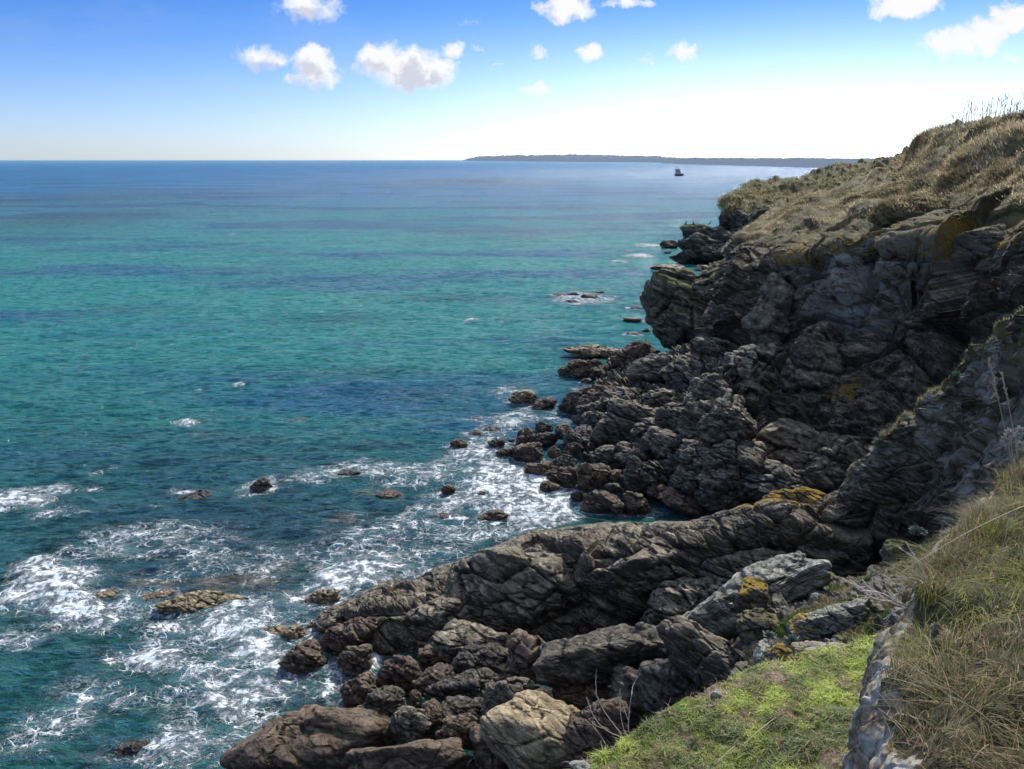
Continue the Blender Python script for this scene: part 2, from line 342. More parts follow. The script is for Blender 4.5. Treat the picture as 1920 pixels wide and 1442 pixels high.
addlump(parts, 1530, 720, 60, 110, 5, d=38.4, p=16, mat='cliff', roll=10, seed=23)
addlump(parts, 1740, 640, 50, 110, 5, d=36, p=16, mat='cliff', roll=0, seed=24)
addlump(parts, 1450, 590, 40, 90, 5, d=43, p=16, mat='cliff', roll=-8, pale=.15, seed=25)
# hummocks of turf above the lip
HUM = []
for q, (px, py, hw, hh, dd) in enumerate([(1720, 402, 95, 32, 40), (1880, 400, 85, 26, 37)]):
    V2, T2, at = rock('', '', '', px, py, hw, hh, 0, d=dd, p=5, rough=1.6, ret=True, ring=False, seed=50+q); at['moss'] = np.full(len(V2), 1.2); at['lichen'] *= 0; parts.append((V2, None, T2, at)); HUM.append((V2, vnorm(V2, T2)))
V_, Q_, T_, A_ = join(parts)
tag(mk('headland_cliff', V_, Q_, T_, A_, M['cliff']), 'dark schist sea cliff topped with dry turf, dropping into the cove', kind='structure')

# ---- foot of the headland (broken rock apron)
def Z(px, py, z, g=0): return [*S(px, py, z), g]
ap = [
 [Z(1460,640,1.5), Z(1330,650,1.5), Z(1260,668,.8), Z(1180,664,.2), Z(1100,655,-1.2)],
 [Z(1490,660,3), Z(1350,645,4.2), Z(1250,692,2.4), Z(1150,707,.7), Z(1085,700,-1.2)],
 [Z(1540,720,3), Z(1370,705,4.5), Z(1270,735,2.8), Z(1160,750,1.2), Z(1065,770,-1.2)],
 [Z(1580,780,2.5), Z(1390,772,3.5), Z(1270,802,2.4), Z(1130,812,1.), Z(1040,842,-1.2)],
 [Z(1620,860,1.5), Z(1450,852,2.5), Z(1300,872,1.6), Z(1140,885,.5), Z(1050,915,-1.3)],
 [Z(1720,930,1), Z(1600,930,2), Z(1400,930,1.), Z(1250,930,.1), Z(1120,965,-1.3)],
 [Z(1800,1000,3), Z(1700,1000,2), Z(1500,985,.8), Z(1350,980,-.4), Z(1200,1020,-1.5)],
]
G = loft(ap, 360, 260); X = G[..., :3]; N = gnorm(X).reshape(-1, 3); V = X.reshape(-1, 3)
if N[:, 2].mean() < 0: N = -N
V = V+N*(rock_disp(V, 1.3, .7)+rock_disp(V+50, .5, .22))[:, None]
parts = [(V, gridq(360, 260), None, {})]
for a in [(1190,795,60,42,1.8,-10),(1290,700,48,30,3.6,10),(1330,735,40,36,4.2,-10),(1318,800,42,40,3.0,5),(1235,700,50,24,2.2,8),(1240,755,44,26,2.4,0),(1130,800,50,28,1.,-15),(1256,840,44,30,1.8,0),(1380,860,50,40,2.6,10),(1340,665,34,30,4.6,0),(1150,860,46,20,.9,0),(1370,790,44,44,4,12),(1090,825,34,22,.7,-20),(1440,905,70,36,1.8,10),(1200,850,36,22,1.2,10),(1170,750,40,24,1.6,15),(1270,790,34,26,2.6,-15),(1310,860,40,28,2.2,12),(1220,810,30,24,2.,20),(1350,900,44,24,1.8,15),(1390,690,34,40,5,-8),(1110,775,30,20,.9,10)]:
    addlump(parts, *a, p=17, seed=int(a[0]+a[1]), dep=1., rough=1.4)
V_, Q_, T_, A_ = join(parts)
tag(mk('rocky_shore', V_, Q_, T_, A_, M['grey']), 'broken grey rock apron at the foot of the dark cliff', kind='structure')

# ================================================================== FAR HEADLAND
fc_ = 0
fc = [
 col((1420,372,160),(1400,380,150),(1390,400,145),(1380,440,140),(1375,500,130)),
 col((1368,374,132),(1364,380,128),(1362,392,126),(1354,416,125),(1352,440,124),(1352,495,123)),
 col((1400,353,140),(1395,372,130),(1385,395,125),(1380,430,122),(1378,460,121),(1378,500,120)),
 col((1455,345,150),(1450,362,134),(1440,395,124),(1432,425,120),(1430,460,118),(1430,500,116)),
 col((1560,320,165),(1540,340,146),(1510,380,128),(1500,420,120),(1490,450,117),(1490,500,114)),
 col((1640,303,172),(1610,330,150),(1590,370,130),(1580,410,120),(1570,450,117),(1560,500,114)),
 col((1700,291,176),(1680,320,152),(1660,360,130),(1650,410,120),(1640,450,117),(1630,500,114)),
 col((1850,285,180),(1800,320,150),(1780,360,130),(1780,410,120),(1780,450,117),(1780,500,114)),
]
fc[0] = col((1420,372,160),(1405,376,155),(1396,384,150),(1390,420,145),(1385,450,140),(1380,500,132))
gf = [1.2, 1.15, .75, .25, .0, 0]
rows = [[[*P(*c[r]), gf[r]] for c in fc] for r in range(6)]
G = loft(rows, 160, 300, rb=[1, 1.2, 1.4, 1, .6]); X = G[..., :3]; gch = G[..., 3].ravel(); N = gnorm(X).reshape(-1, 3); V = X.reshape(-1, 3)
if N[:, 2].mean() < 0: N = -N
k = np.clip(gch, 0, 1); V = V+N*(rock_disp(V, 4, 1.1)*(1-k)+fbm(V/6, 4)*1.1*k+np.clip(fbm(V/2.2, 4), 0, 1)*1.2*k)[:, None]
FAR_V, FAR_G = V.copy(), gch.copy()
parts = [(V, gridq(160, 300), None, {'moss': gch*.95, 'green': sm(-.1, .3, fbm(V/7+3, 3))*.6, 'lichen': np.full(len(V), .22)})]
addlump(parts, 1422, 415, 20, 24, 0, d=119, p=20, moss=.7, lichen=.4, seed=3)
addlump(parts, 1372, 462, 26, 34, 0, d=121, p=14, seed=4)
addlump(parts, 1350, 478, 34, 20, 0, d=119, p=14, seed=5)
addlump(parts, 1395, 430, 26, 26, 0, d=122, p=14, moss=.4, seed=6)
addlump(parts, 1370, 400, 16, 24, 0, d=126, p=14, moss=.5, lichen=.3, seed=7)
addlump(parts, 1490, 372, 40, 12, 0, d=138, p=7, moss=1.2, green=.7, seed=8)
addlump(parts, 1540, 352, 40, 10, 0, d=145, p=7, moss=1.2, green=.4, seed=9)
V_, Q_, T_, A_ = join(parts)
tag(mk('far_headland', V_, Q_, T_, A_, M['far']), 'second headland beyond the cove, mossy rock under pale turf', kind='structure')
# stack in front of it
parts = []
addlump(parts, 1312, 445, 30, 24, 0, d=124, p=16, moss=.8, green=.6, seed=30)
addlump(parts, 1308, 432, 26, 12, 0, d=124, p=16, moss=.9, green=.6, pale=.2, seed=34)
addlump(parts, 1318, 470, 42, 24, 0, d=122, p=14, seed=31)
addlump(parts, 1295, 482, 26, 12, 0, d=121, p=14, seed=33, ring=True)
addlump(parts, 1340, 455, 24, 26, 0, d=123, p=14, moss=.3, seed=32)
V_, Q_, T_, A_ = join(parts)
tag(mk('sea_stack', V_, Q_, T_, A_, M['far'], origin=S(1312, 490)), 'jagged dark rock stack with green top at the tip of the far headland', 'rock stack')

# ================================================================== ROCK RIB
cr1 = [(560,1168,-.3),(700,1105,.7),(860,1050,1.2),(1000,1000,1.8),(1140,976,2.4),(1300,974,3),(1440,938,4),(1550,925,4.3),(1640,842,6.5),(1740,748,8.5),(1850,655,10.5),(1960,560,12.4),(2100,440,14)]
cr2 = [(590,1180,.0),(710,1150,.8),(850,1105,1.5),(1000,1050,2.2),(1140,1030,2.7),(1300,1012,3.2),(1440,980,3.9),(1560,970,4.3),(1670,890,6.),(1780,810,8),(1880,720,10),(1990,640,12),(2150,540,13.5)]
cr3 = [(600,1200,-.4),(720,1200,.3),(850,1170,.9),(1000,1115,1.3),(1140,1090,1.7),(1300,1070,2.2),(1450,1040,2.6),(1580,1040,3),(1700,990,4.3),(1810,900,6.3),(1900,830,8),(2000,760,10),(2200,700,12)]
cr4 = [(610,1215,-1),(720,1250,-.8),(850,1250,-.3),(1000,1210,-.1),(1140,1185,.2),(1300,1150,.6),(1460,1120,1.),(1600,1110,1.4),(1720,1080,2.3),(1830,1010,4),(1930,950,5.5),(2030,900,7),(2200,860,9)]
rows = []
b0, b1 = [], []
for (px, py, z) in cr1:
    q = S(px, py, z); sc = .5+max(z, 0)*.16
    b0.append([*(q+np.array([.5*sc, 1.6*sc, -max(z, 0)-1.5])), 0]); b1.append([*(q+np.array([.15*sc, .6*sc, -max(z, 0)*.4-.2])), 0])
rows = [b0, b1, [Z(*c, g=.6) for c in cr1], [Z(*c) for c in cr2], [Z(*c) for c in cr3], [Z(*c) for c in cr4]]
G = loft(rows, 330, 900, rb=[.3, .3, 1, 1.3, 1]); X = G[..., :3]; gch = G[..., 3].ravel(); N = gnorm(X).reshape(-1, 3); V = X.reshape(-1, 3)
if N[:, 2].mean() < 0: N = -N
ed = sm(.5, 0., gch*0+np.abs(gch-.6)*1.3)      # keep the crest line where it is
V = V+N*((rock_disp(V, 2.2, .42)+rock_disp(V+90, .5, .09))*(1-(.7-.45*sm(4.5, 6, V[:, 2]))*sm(.2, .6, gch)))[:, None]
hi = sm(4, 6, V[:, 2])
mo = sm(.25, .6, gch)*hi*(.35+.9*sm(-.2, .3, fbm(V/.7+3, 3)))
li = sm(.1, .6, gch)*hi*.42+near_pt(V, 1480, 935, 25, 1.3)*1.1+near_pt(V, 1410, 955, 25, .7)*.8
parts = [(V, gridq(330, 900), None, {'moss': mo, 'green': np.full(len(V), .2), 'lichen': li, 'pale': sm(4.5, 7.5, V[:, 2])*.75*sm(-.25, .3, fbm(V/1.2+5, 3))})]
RIB_V, RIB_G = V.copy(), gch.copy()
for a in [(960,1115,130,70,1.0,-4,10),(1090,1085,100,52,1.3,12,12),(815,1170,80,44,.6,18,10),(870,1220,85,40,.5,4,10),(1215,1075,100,44,1.9,12,14),(650,1155,90,28,.1,12,9),(1290,1135,95,54,1.4,18,12),(1400,1075,90,40,2.3,20,14),(1490,945,60,28,4.,18,12),(1560,1040,70,44,2.9,10,14),(760,1150,70,34,.6,22,9)]:
    addlump(parts, *a[:6], p=a[6], seed=int(a[0]*3+a[1]), lichen=1. if a[0] in (1490,) else 0, dep=.8, ring=a[0] in (660,))
addlump(parts, 1692, 1060, 42, 50, 5.2, p=8, moss=1.1, green=.6, seed=81)
V_, Q_, T_, A_ = join(parts)
tag(mk('rock_rib', V_, Q_, T_, A_, M['rib']), 'long grey rock rib running from the bank down into the sea', kind='structure')

# ---- gully floor and drop under the ledge
gf_ = [
 [Z(640,1215,-1.2), Z(800,1230,-.8), Z(1000,1190,-.3), Z(1200,1160,.3), Z(1400,1110,1.0), Z(1600,1080,2.2), Z(1800,1000,4)],
 [Z(640,1290,-1.2), Z(800,1300,.0), Z(980,1290,0), Z(1180,1260,.6), Z(1400,1210,1.8), Z(1600,1160,3.2), Z(1800,1100,5)],
 [Z(600,1420,-1.2), Z(780,1400,.1), Z(960,1390,.3), Z(1150,1380,1.2), Z(1380,1330,2.4), Z(1600,1290,4), Z(1850,1250,6)],
 [Z(560,1560,-1.2), Z(760,1540,-.2), Z(960,1540,.6), Z(1200,1540,2.0), Z(1450,1500,3.4), Z(1700,1500,5), Z(1950,1500,7)],
 [Z(560,1900,-1.2), Z(760,1900,-.2), Z(960,1900,.9), Z(1200,1900,2.5), Z(1450,1900,4), Z(1700,1900,5.5), Z(1950,1900,8)],
]
G = loft(gf_, 200, 300); X = G[..., :3]; V = X.reshape(-1, 3)
V = V+np.array([0, 0, 1.])*(rock_disp(V, 1., .35))[:, None]
tag(mk('gully_floor', V, gridq(200, 300), None, {}, M['dark']), 'shadowed gully floor under the boulders', kind='structure')

# ================================================================== MOSSY MIDDLE GROUND
mg = [
 [Z(1430,1110,1.5), Z(1520,1090,2), Z(1600,1095,3), Z(1690,1050,4.5), Z(1770,1000,6), Z(1900,940,8)],
 [Z(1425,1105,4), Z(1520,1082,4.8,), Z(1600,1092,5.3), Z(1680,1070,6), Z(1760,1030,7.2), Z(1900,960,9)],
 [Z(1400,1140,5), Z(1500,1118,5.6), Z(1600,1125,6.1), Z(1680,1115,6.8), Z(1780,1080,8), Z(1920,1020,9.5)],
 [Z(1390,1200,5.3), Z(1480,1175,6), Z(1580,1172,6.6), Z(1680,1170,7.3), Z(1790,1150,8.5), Z(1930,1120,10)],
 [Z(1400,1262,5.4), Z(1480,1240,6.2), Z(1580,1228,6.9), Z(1680,1222,7.6), Z(1800,1200,8.7), Z(1950,1180,10)],
 [Z(1400,1340,3.5), Z(1490,1300,4.5), Z(1590,1280,5.5), Z(1690,1270,6.5), Z(1820,1250,7.5), Z(1950,1230,9)],
]
G = loft(mg, 240, 280); X = G[..., :3]; N = gnorm(X).reshape(-1, 3); V = X.reshape(-1, 3)
if N[:, 2].mean() < 0: N = -N
ms = sm(-.15, .25, fbm(V/1.1+3, 3)); V = V+N*(rock_disp(V, .6, .22)*(1-.7*ms)+fbm(V/.7, 4)*.12)[:, None]
MID_V, MID_M = V.copy(), ms.copy()
parts = [(V, gridq(240, 280), None, {'moss': ms*1.3, 'green': sm(-.2, .3, fbm(V/.8, 3)), 'lichen': sm(.1, .5, fbm(V/.9+50, 2))*.35, 'pale': np.full(len(V), .3)})]
V_, Q_, T_, A_ = join(parts)
tag(mk('mossy_ground', V_, Q_, T_, A_, M['grey']), 'mossy stony ground between the rib and the green ledge', kind='structure')
R = rock
R('slate_slab','long blue grey slate slab leaning up to the right with yellow lichen at its tip','rock',1385,1132,172,40,4.9,roll=37,p=22,mat='slate',dep=.7,lichen=.2,seed=101,va=True)
R('mossy_rock','dark moss covered rock just right of the tip of the leaning slate slab','rock',1525,1085,52,26,5.2,p=9,mat='grey',moss=.95,green=.6,seed=102)
R('lichen_rock','upright rock patched with orange lichen, set against the leaning slate slab','rock',1412,1128,32,44,5.6,roll=10,p=10,mat='grey',lichen=1.05,seed=103)
R('rock_block','brown block with thorny tuft below the orange lichen rock','rock',1425,1175,44,36,5.7,p=10,mat='grey',moss=.7,green=.2,lichen=.3,seed=104)
R('grey_rock','grey block overhanging the dark hollow, left of the mossy ground','rock',1325,1235,85,50,4.4,roll=-22,p=16,mat='grey',seed=105,va=True)
R('layered_rock','layered silver rock with yellow lichen lying in the mossy ground','rock',1575,1158,78,24,6.8,roll=24,p=22,mat='slate',lichen=.42,seed=106,dep=.9,va=True)
R('layered_rock','short grey layered rock with orange lichen edge, left end of the silver rock','rock',1512,1185,28,26,6.5,roll=50,p=18,mat='slate',lichen=.75,seed=107,dep=.9,va=True)
R('lichen_stone','small grey stone capped with orange lichen behind the green ledge','rock',1462,1232,28,24,6.6,p=12,mat='slate',lichen=.95,seed=108)
R('pale_stone','pale upright stone at the edge of the mossy ground, left of the lichen capped stone','rock',1430,1225,14,26,6.3,p=12,mat='slate',pale=.6,seed=109)
R('pale_slab','flat pale sunlit slab behind the green ledge','rock',1575,1222,95,17,9.35,roll=6,p=9,mat='gold',dep=1.,seed=110,pale=.9,rough=.6)
R('dark_slab','big dark tilted slab across the gully above the golden boulder','rock',1138,1232,134,48,2.6,roll=17,p=22,mat='dark',dep=.9,seed=120,rough=.8,va=True)
R('dark_boulder','dark rock wedged under the upper right end of the big tilted slab','rock',1235,1225,60,44,2.8,p=14,mat='dark',seed=121)
R('dark_boulder','blue black upright boulder in front of the dark hollow','rock',1243,1300,46,64,3.3,roll=-12,p=9,mat='dark',seed=122)
R('dark_boulder','rounded dark boulder under the big tilted slab','rock',1185,1290,48,40,2.6,p=9,mat='dark',seed=123)
R('dark_boulder','small dark boulder deep in the hollow right of the upright boulder','rock',1300,1310,34,40,3.3,p=9,mat='dark',seed=124)
R('grey_rock','shadowed grey rock at the edge of the green ledge by the hollow','rock',1385,1290,28,46,5.,roll=-15,p=12,mat='grey',seed=125)
R('golden_boulder','big golden brown sunlit boulder by the green ledge','boulder',1003,1378,100,82,2.2,p=13,mat='gold',seed=130,rough=.6,dep=.8,va=True,planes=[(.1,-.55,.83,.62),(-.7,0,.7,.85)])
R('brown_boulder','dark ribbed boulder directly behind the golden boulder','boulder',955,1320,58,48,1.6,roll=10,p=12,mat='grey',seed=131)
R('brown_boulder','shadowed brown boulder between golden boulder and green ledge','boulder',1120,1385,62,58,2.4,p=9,mat='brown',seed=132)
R('brown_boulder','broad brown boulder below the big tilted slab, above the golden boulder','boulder',1090,1315,70,40,1.7,p=9,mat='brown',seed=133)
R('brown_boulder','low brown block left of the big tilted slab','boulder',985,1245,45,52,1.3,p=12,mat='brown',seed=134)
R('dark_boulder','huge dark peaked boulder with weed on top at the water edge, bottom of picture','boulder',583,1388,150,84,.55,roll=-4,p=19,mat='brown',seed=140,rough=.5,dep=.8,va=True,planes=[(-.46,-.25,.85,.52),(.38,-.3,.87,.60),(-.2,-.9,.3,.6),(.7,-.2,.6,.8)])
R('flat_boulder','flat topped dark slab with pale rim, right of the huge peaked boulder','boulder',758,1428,116,42,1.5,roll=2,p=26,mat='brown',seed=141,rough=.45,dep=.9,va=True,planes=[(.05,-.1,1,.62),(0,-1,-.1,.6)])
LB = 'boulder'
gul = [
 ('knobbly brown boulder standing in foam off the end of the rib',565,1243,43,30,.2,0,8,'brown'),
 ('brown boulder with smooth ribbed top beside the narrow water channel',662,1195,52,36,.4,18,9,'brown'),
 ('rounded brown boulder below the ribbed one on the left of the channel',666,1243,33,30,.2,0,7,'brown'),
 ('brown boulder at the near end of the water channel',677,1298,38,33,.4,15,10,'brown'),
 ('brown boulder with black weed on its crest right of the channel',748,1268,42,30,.5,22,9,'brown'),
 ('striped dark boulder between the huge peaked boulder and the pale domed one',724,1330,44,36,.6,8,10,'dark'),
 ('smooth long boulder in the middle of the gully',812,1280,44,24,.7,12,9,'brown'),
 ('long black weed covered boulder in the middle of the gully',880,1290,74,30,.9,12,10,'dark'),
 ('small square stone left of the long black boulder',778,1312,13,16,.7,0,12,'brown'),
 ('pale brown domed boulder behind the flat topped slab',778,1362,46,36,.9,8,8,'grey'),
 ('narrow upright boulder on the right of the domed one',806,1345,18,34,1.0,-10,9,'brown'),
 ('pitted dark boulder left of the ribbed boulder behind the golden one',872,1330,48,22,1.,8,9,'dark'),
 ('pitted brown boulder above the right end of the flat topped slab',862,1375,42,30,1.1,-4,10,'brown'),
 ('small flat brown stone wedged among the gully boulders',850,1349,18,7,1.35,4,8,'gold'),
 ('dark boulder filling the gap left of the golden boulder',920,1405,34,44,1.3,0,9,'brown'),
 ('broad dark boulder at the foot of the rib above the long black boulder',905,1240,62,34,.7,5,9,'dark'),
 ('weedy boulder leaning on the foot of the rib',825,1235,46,30,.5,0,8,'brown'),
 ('small boulder sunk in foam at the foot of the knobbly one',585,1275,28,12,-.05,0,8,'brown'),
 ('low olive boulder washed by foam at the tip of the rib',512,1190,30,16,.0,0,7,'gold'),
 ('second low olive boulder beside the rib tip',548,1188,24,16,.1,0,7,'gold'),
 ('sunken olive rock just off the rib tip',600,1128,34,20,.0,20,8,'gold'),
]
for g in gul: R('gully_boulder', g[0], LB, *g[1:7], p=g[7]+5, rough=1.25, mat=g[8], group='boulders at the foot of the rock rib')
sea = [
 ('long tan rock awash in foam, left of the rib',375,1128,78,19,.15,-4,16,'gold',1),
 ('small tan rock at the left end of the long awash rock, beside the breaking wave',205,1118,26,11,.0,-10,12,'gold',1),
 ('low tan rock joining the small and the long awash rocks',288,1118,34,9,.0,5,12,'gold',1),
 ('black wet rock under a pouring wave, middle of the left water',490,916,24,15,.1,0,8,'dark',1),
 ('black rock breaking the surface inside a ring of foam',655,887,22,7,.05,0,10,'dark',1),
 ('flat brown rock just breaking the surface right of the foam rings',728,930,32,12,.0,0,7,'brown',0),
 ('dark pointed rock in the white surf',841,919,16,10,.2,0,9,'brown',1),
 ('lowest and broadest rock in the white surf',922,970,30,14,.1,12,9,'brown',1),
 ('small rock in the white surf above the broad one',901,929,9,8,.1,0,9,'brown',1),
 ('tiny dark rock in the white surf, topmost of the surf rocks',899,905,6,4,.05,0,9,'brown',1),
 ('low sunken rock left of the broad surf rock',848,972,26,8,-.05,-20,9,'brown',0),
 ('low dark mass awash at the bottom left corner',235,1412,48,18,-.1,20,7,'dark',1),
 ('black wet rock hump left of the ringed rock, sea draining off it',350,938,58,17,-.1,12,6,'dark',0),
 ('domed brown rock offshore of the boulder beach',981,747,28,17,.3,0,9,'gold',1),
 ('wedge shaped brown rock beside the domed offshore rock',1021,758,25,13,.2,12,14,'brown',1),
 ('dark rock where the white surf begins',862,834,18,9,.15,-6,9,'brown',1),
 ('low weedy rock above the surf, farther of two',893,787,20,6,.0,0,9,'dark',1),
 ('low weedy rock above the surf, right of two',925,805,20,6,.05,0,9,'dark',1),
 ('small brown rock above the surf, left of the weedy pair',893,814,16,6,.05,0,9,'brown',1),
 ('largest rock of the offshore reef ringed with foam',1105,557,18,6,.15,0,9,'brown',1),
 ('leftmost rock of the offshore reef',1048,552,14,3,.1,0,9,'dark',1),
 ('second rock from the left on the offshore reef',1075,552,12,4,.1,0,9,'dark',1),
 ('lowest nearest rock of the offshore reef',1074,565,10,3,.1,0,9,'dark',1),
 ('tiny rock at the right end of the offshore reef',1124,548,8,3,.1,0,9,'dark',1),
 ('low rock between reef and overhanging cliff, upper of three',1196,577,16,3,.1,0,9,'dark',1),
 ('low rock between reef and overhanging cliff, middle of three',1187,600,17,5,.1,0,9,'brown',1),
 ('low rock between reef and overhanging cliff, lowest of three',1186,626,13,3,.1,0,9,'brown',1),
 ('small rock at the foot of the overhanging cliff',1213,621,10,5,.1,0,9,'dark',1),
 ('long flat rock in the water beyond the overhanging cliff',1252,501,36,6,.3,0,14,'brown',1),
 ('flat brown rock close under the cliff, right of the long flat rock',1338,503,40,9,.3,8,14,'brown',1),
 ('rounded rock left of the far rock stack',1256,459,18,9,.6,0,12,'brown',1),
 ('tiny rock between the rounded rock and the far stack',1252,473,7,3,.2,0,9,'dark',1),
]
for g in sea: R('sea_rock', g[0], 'sea rock', *g[1:7], p=g[7], mat=g[8], ring=bool(g[9]), group='rocks standing in the sea')
sh_ = [
 ('flat topped rock at the far tip of the boulder beach',1113,660,50,12,.4,0,10,'gold'),
 ('big brown wedge at the seaward edge of the beach tip',1081,694,30,20,.5,20,12,'brown'),
 ('upright brown stone right of the big wedge',1117,702,13,14,.4,0,9,'brown'),
 ('small stone at the water in front of the big wedge',1099,716,11,8,.1,0,8,'brown'),
 ('small dark stone on top of the upright stone',1117,683,13,9,.6,0,8,'dark'),
 ('brown stone between the beach tip and the dark block',1141,694,14,14,.6,0,9,'brown'),
 ('tall dark brown block beneath the overhanging cliff',1190,678,46,28,1.2,25,18,'brown'),
 ('wedge of smooth brown rock dipping into the water',1080,758,34,23,.5,28,14,'brown'),
 ('second smooth wedge just right of the first',1128,750,34,26,1.1,24,12,'brown'),
 ('large grey cracked outcrop above the beach',1232,694,48,28,3.0,15,12,'grey'),
 ('dark round boulder on top of the pile at the beach edge',1019,803,19,11,.9,0,8,'dark'),
 ('weed covered boulder under the dark round one',1017,823,24,14,.5,0,8,'dark'),
 ('brown boulder right of the dark round one',1055,811,16,17,.8,0,8,'brown'),
 ('pointed brown boulder at the surf edge',985,822,18,17,.4,10,12,'brown'),
 ('broad ribbed boulder running into the surf',989,853,30,22,.3,14,10,'brown'),
 ('brown boulder surrounded by surf left of the ribbed one',951,851,17,11,.2,0,9,'brown'),
 ('outermost dark boulder of the beach in the surf',931,832,15,9,.2,0,9,'dark'),
 ('tiny stone right of the outermost boulder',959,826,6,4,.2,0,8,'dark'),
 ('boulder splashed with foam below the ribbed one',1016,882,26,17,.3,0,8,'brown'),
 ('dark boulder behind the striped round boulder',1062,868,24,14,.8,0,8,'dark'),
 ('striped round boulder at the waters edge, left of three',1056,895,29,21,.6,-8,8,'brown'),
 ('round boulder with light left face, middle of three',1112,895,32,26,.8,10,8,'brown'),
 ('large round dark boulder, right of three',1203,897,36,30,1.,8,8,'dark'),
 ('pale egg shaped stone between the round boulders',1151,891,13,13,.9,0,6,'gold'),
 ('pale stone below the egg shaped one',1148,916,16,10,.6,0,8,'grey'),
 ('low wide boulder at the near edge of the beach',1128,943,38,20,.3,6,9,'brown'),
 ('smooth domed boulder right of the low wide one',1190,946,31,20,.3,-10,7,'brown'),
 ('small knobbly stone between the wide and the domed boulder',1157,953,13,12,.3,0,8,'brown'),
 ('small boulder sloping up right of the domed one',1234,923,22,13,.6,8,8,'brown'),
 ('greenish giant boulder resting against the apron',1297,904,40,38,1.2,0,7,'grey'),
 ('flat brown slab at the foot of the giant boulder',1280,945,48,20,.4,-12,12,'brown'),
 ('grey boulder partly behind the rib right of the giant one',1358,925,48,34,1.1,15,9,'grey'),
 ('small upright stone washed by the surf',1025,917,13,15,.3,0,9,'brown'),
 ('dark boulder just behind the large round one',1180,862,30,16,1.3,0,8,'dark'),
 ('small dark boulder left of the egg shaped stone pile',1085,930,14,9,.3,0,8,'dark'),
 ('dark boulder at the top of the beach beneath the giant apron block',1250,880,26,18,1.3,0,8,'dark'),
 ('small round stone on the shore between ribbed and splashed boulders',1040,850,14,9,.7,0,8,'brown'),
 ('squat brown stone under the weed covered boulder',1075,842,18,11,.9,0,8,'brown'),
]
for g in sh_: R('shore_boulder', g[0], LB, *g[1:7], p=g[7]+5, rough=1.25, mat=g[8], group='boulders on the beach under the cliff')

# ================================================================== NEAR LEDGE AND BANK
def shift(q, dx, dy, z): return [q[0]+dx, q[1]+dy, z, 0]
ed = [Z(1020,1490,9.25), Z(1110,1432,9.3), Z(1210,1368,9.4), Z(1340,1292,9.5), Z(1480,1236,9.6), Z(1610,1206,9.7), Z(1760,1180,9.8), Z(1950,1150,9.9)]
lg = [[shift(q, -.25, .45, 3) for q in ed], [shift(q, -.15, .25, 7.5) for q in ed], [shift(q, -.05, .05, q[2]-.25) for q in ed],
      [[q[0], q[1]-.03, q[2]+.0, 1] for q in ed],
      [Z(1200,1580,9.25,1), Z(1240,1510,9.3,1), Z(1320,1440,9.4,1), Z(1430,1375,9.55,1), Z(1545,1320,9.7,1), Z(1660,1290,9.8,1), Z(1810,1270,9.9,1), Z(2000,1240,10,1)],
      [Z(1400,1800,9.3,1), Z(1430,1700,9.4,1), Z(1480,1620,9.5,1), Z(1550,1550,9.65,1), Z(1650,1500,9.8,1), Z(1760,1460,9.9,1), Z(1920,1420,10,1), Z(2100,1400,10.1,1)],
      [Z(1500,2300,9.4,1), Z(1550,2200,9.5,1), Z(1600,2100,9.6,1), Z(1700,2000,9.7,1), Z(1800,1900,9.8,1), Z(1900,1800,9.9,1), Z(2050,1700,10,1), Z(2300,1600,10.1,1)]]
G = loft(lg, 300, 320, rb=[.5, .5, .4, .3, 2, 2, 1]); X = G[..., :3]; gch = G[..., 3].ravel(); V = X.reshape(-1, 3).copy()
tf = sm(.5, .9, gch); hgt = (np.clip(fbm(V/.22, 3), -.6, 1)*.035+np.clip(fbm(V/.09+9, 2), 0, 1)*.03+fbm(V/.8, 2)*.06)
V[:, 2] += hgt*tf; V[:, :2] += (rock_disp(V, .4, .10)*(1-tf))[:, None]*np.array([-.5, .8])
LED_V, LED_T, LED_H = V.copy(), tf.copy(), hgt.copy()
m, t = newmat('ledge_soil'); g = t.new('ShaderNodeNewGeometry'); pos = g.outputs['Position']
nb = t.noise(pos, 14, 9, .75); nl = t.noise(pos, 3.2, 6, .65)
bc = t.mix(t.ss(nl, .42, .55), t.ramp(nb, [(.35, (.06, .042, .03)), (.5, (.24, .17, .12)), (.65, (.45, .36, .27))]), t.ramp(nb, [(.35, (.03, .045, .01)), (.6, (.16, .21, .04))]))
b = t.new('ShaderNodeBsdfPrincipled'); t.put(bc, b.inputs['Base Color']); b.inputs['Roughness'].default_value = .9; b.inputs['Specular IOR Level'].default_value = .2
bp = t.new('ShaderNodeBump'); bp.inputs['Distance'].default_value = .03; t.put(nb, bp.inputs['Height']); t.put(bp.outputs[0], b.inputs['Normal'])
o = t.new('ShaderNodeOutputMaterial'); t.put(b.outputs[0], o.inputs[0]); M['soil'] = m
tag(mk('ledge_ground', V, gridq(300, 320), None, {}, M['soil'], smooth=True), 'soil of the sunlit green ledge', kind='structure')

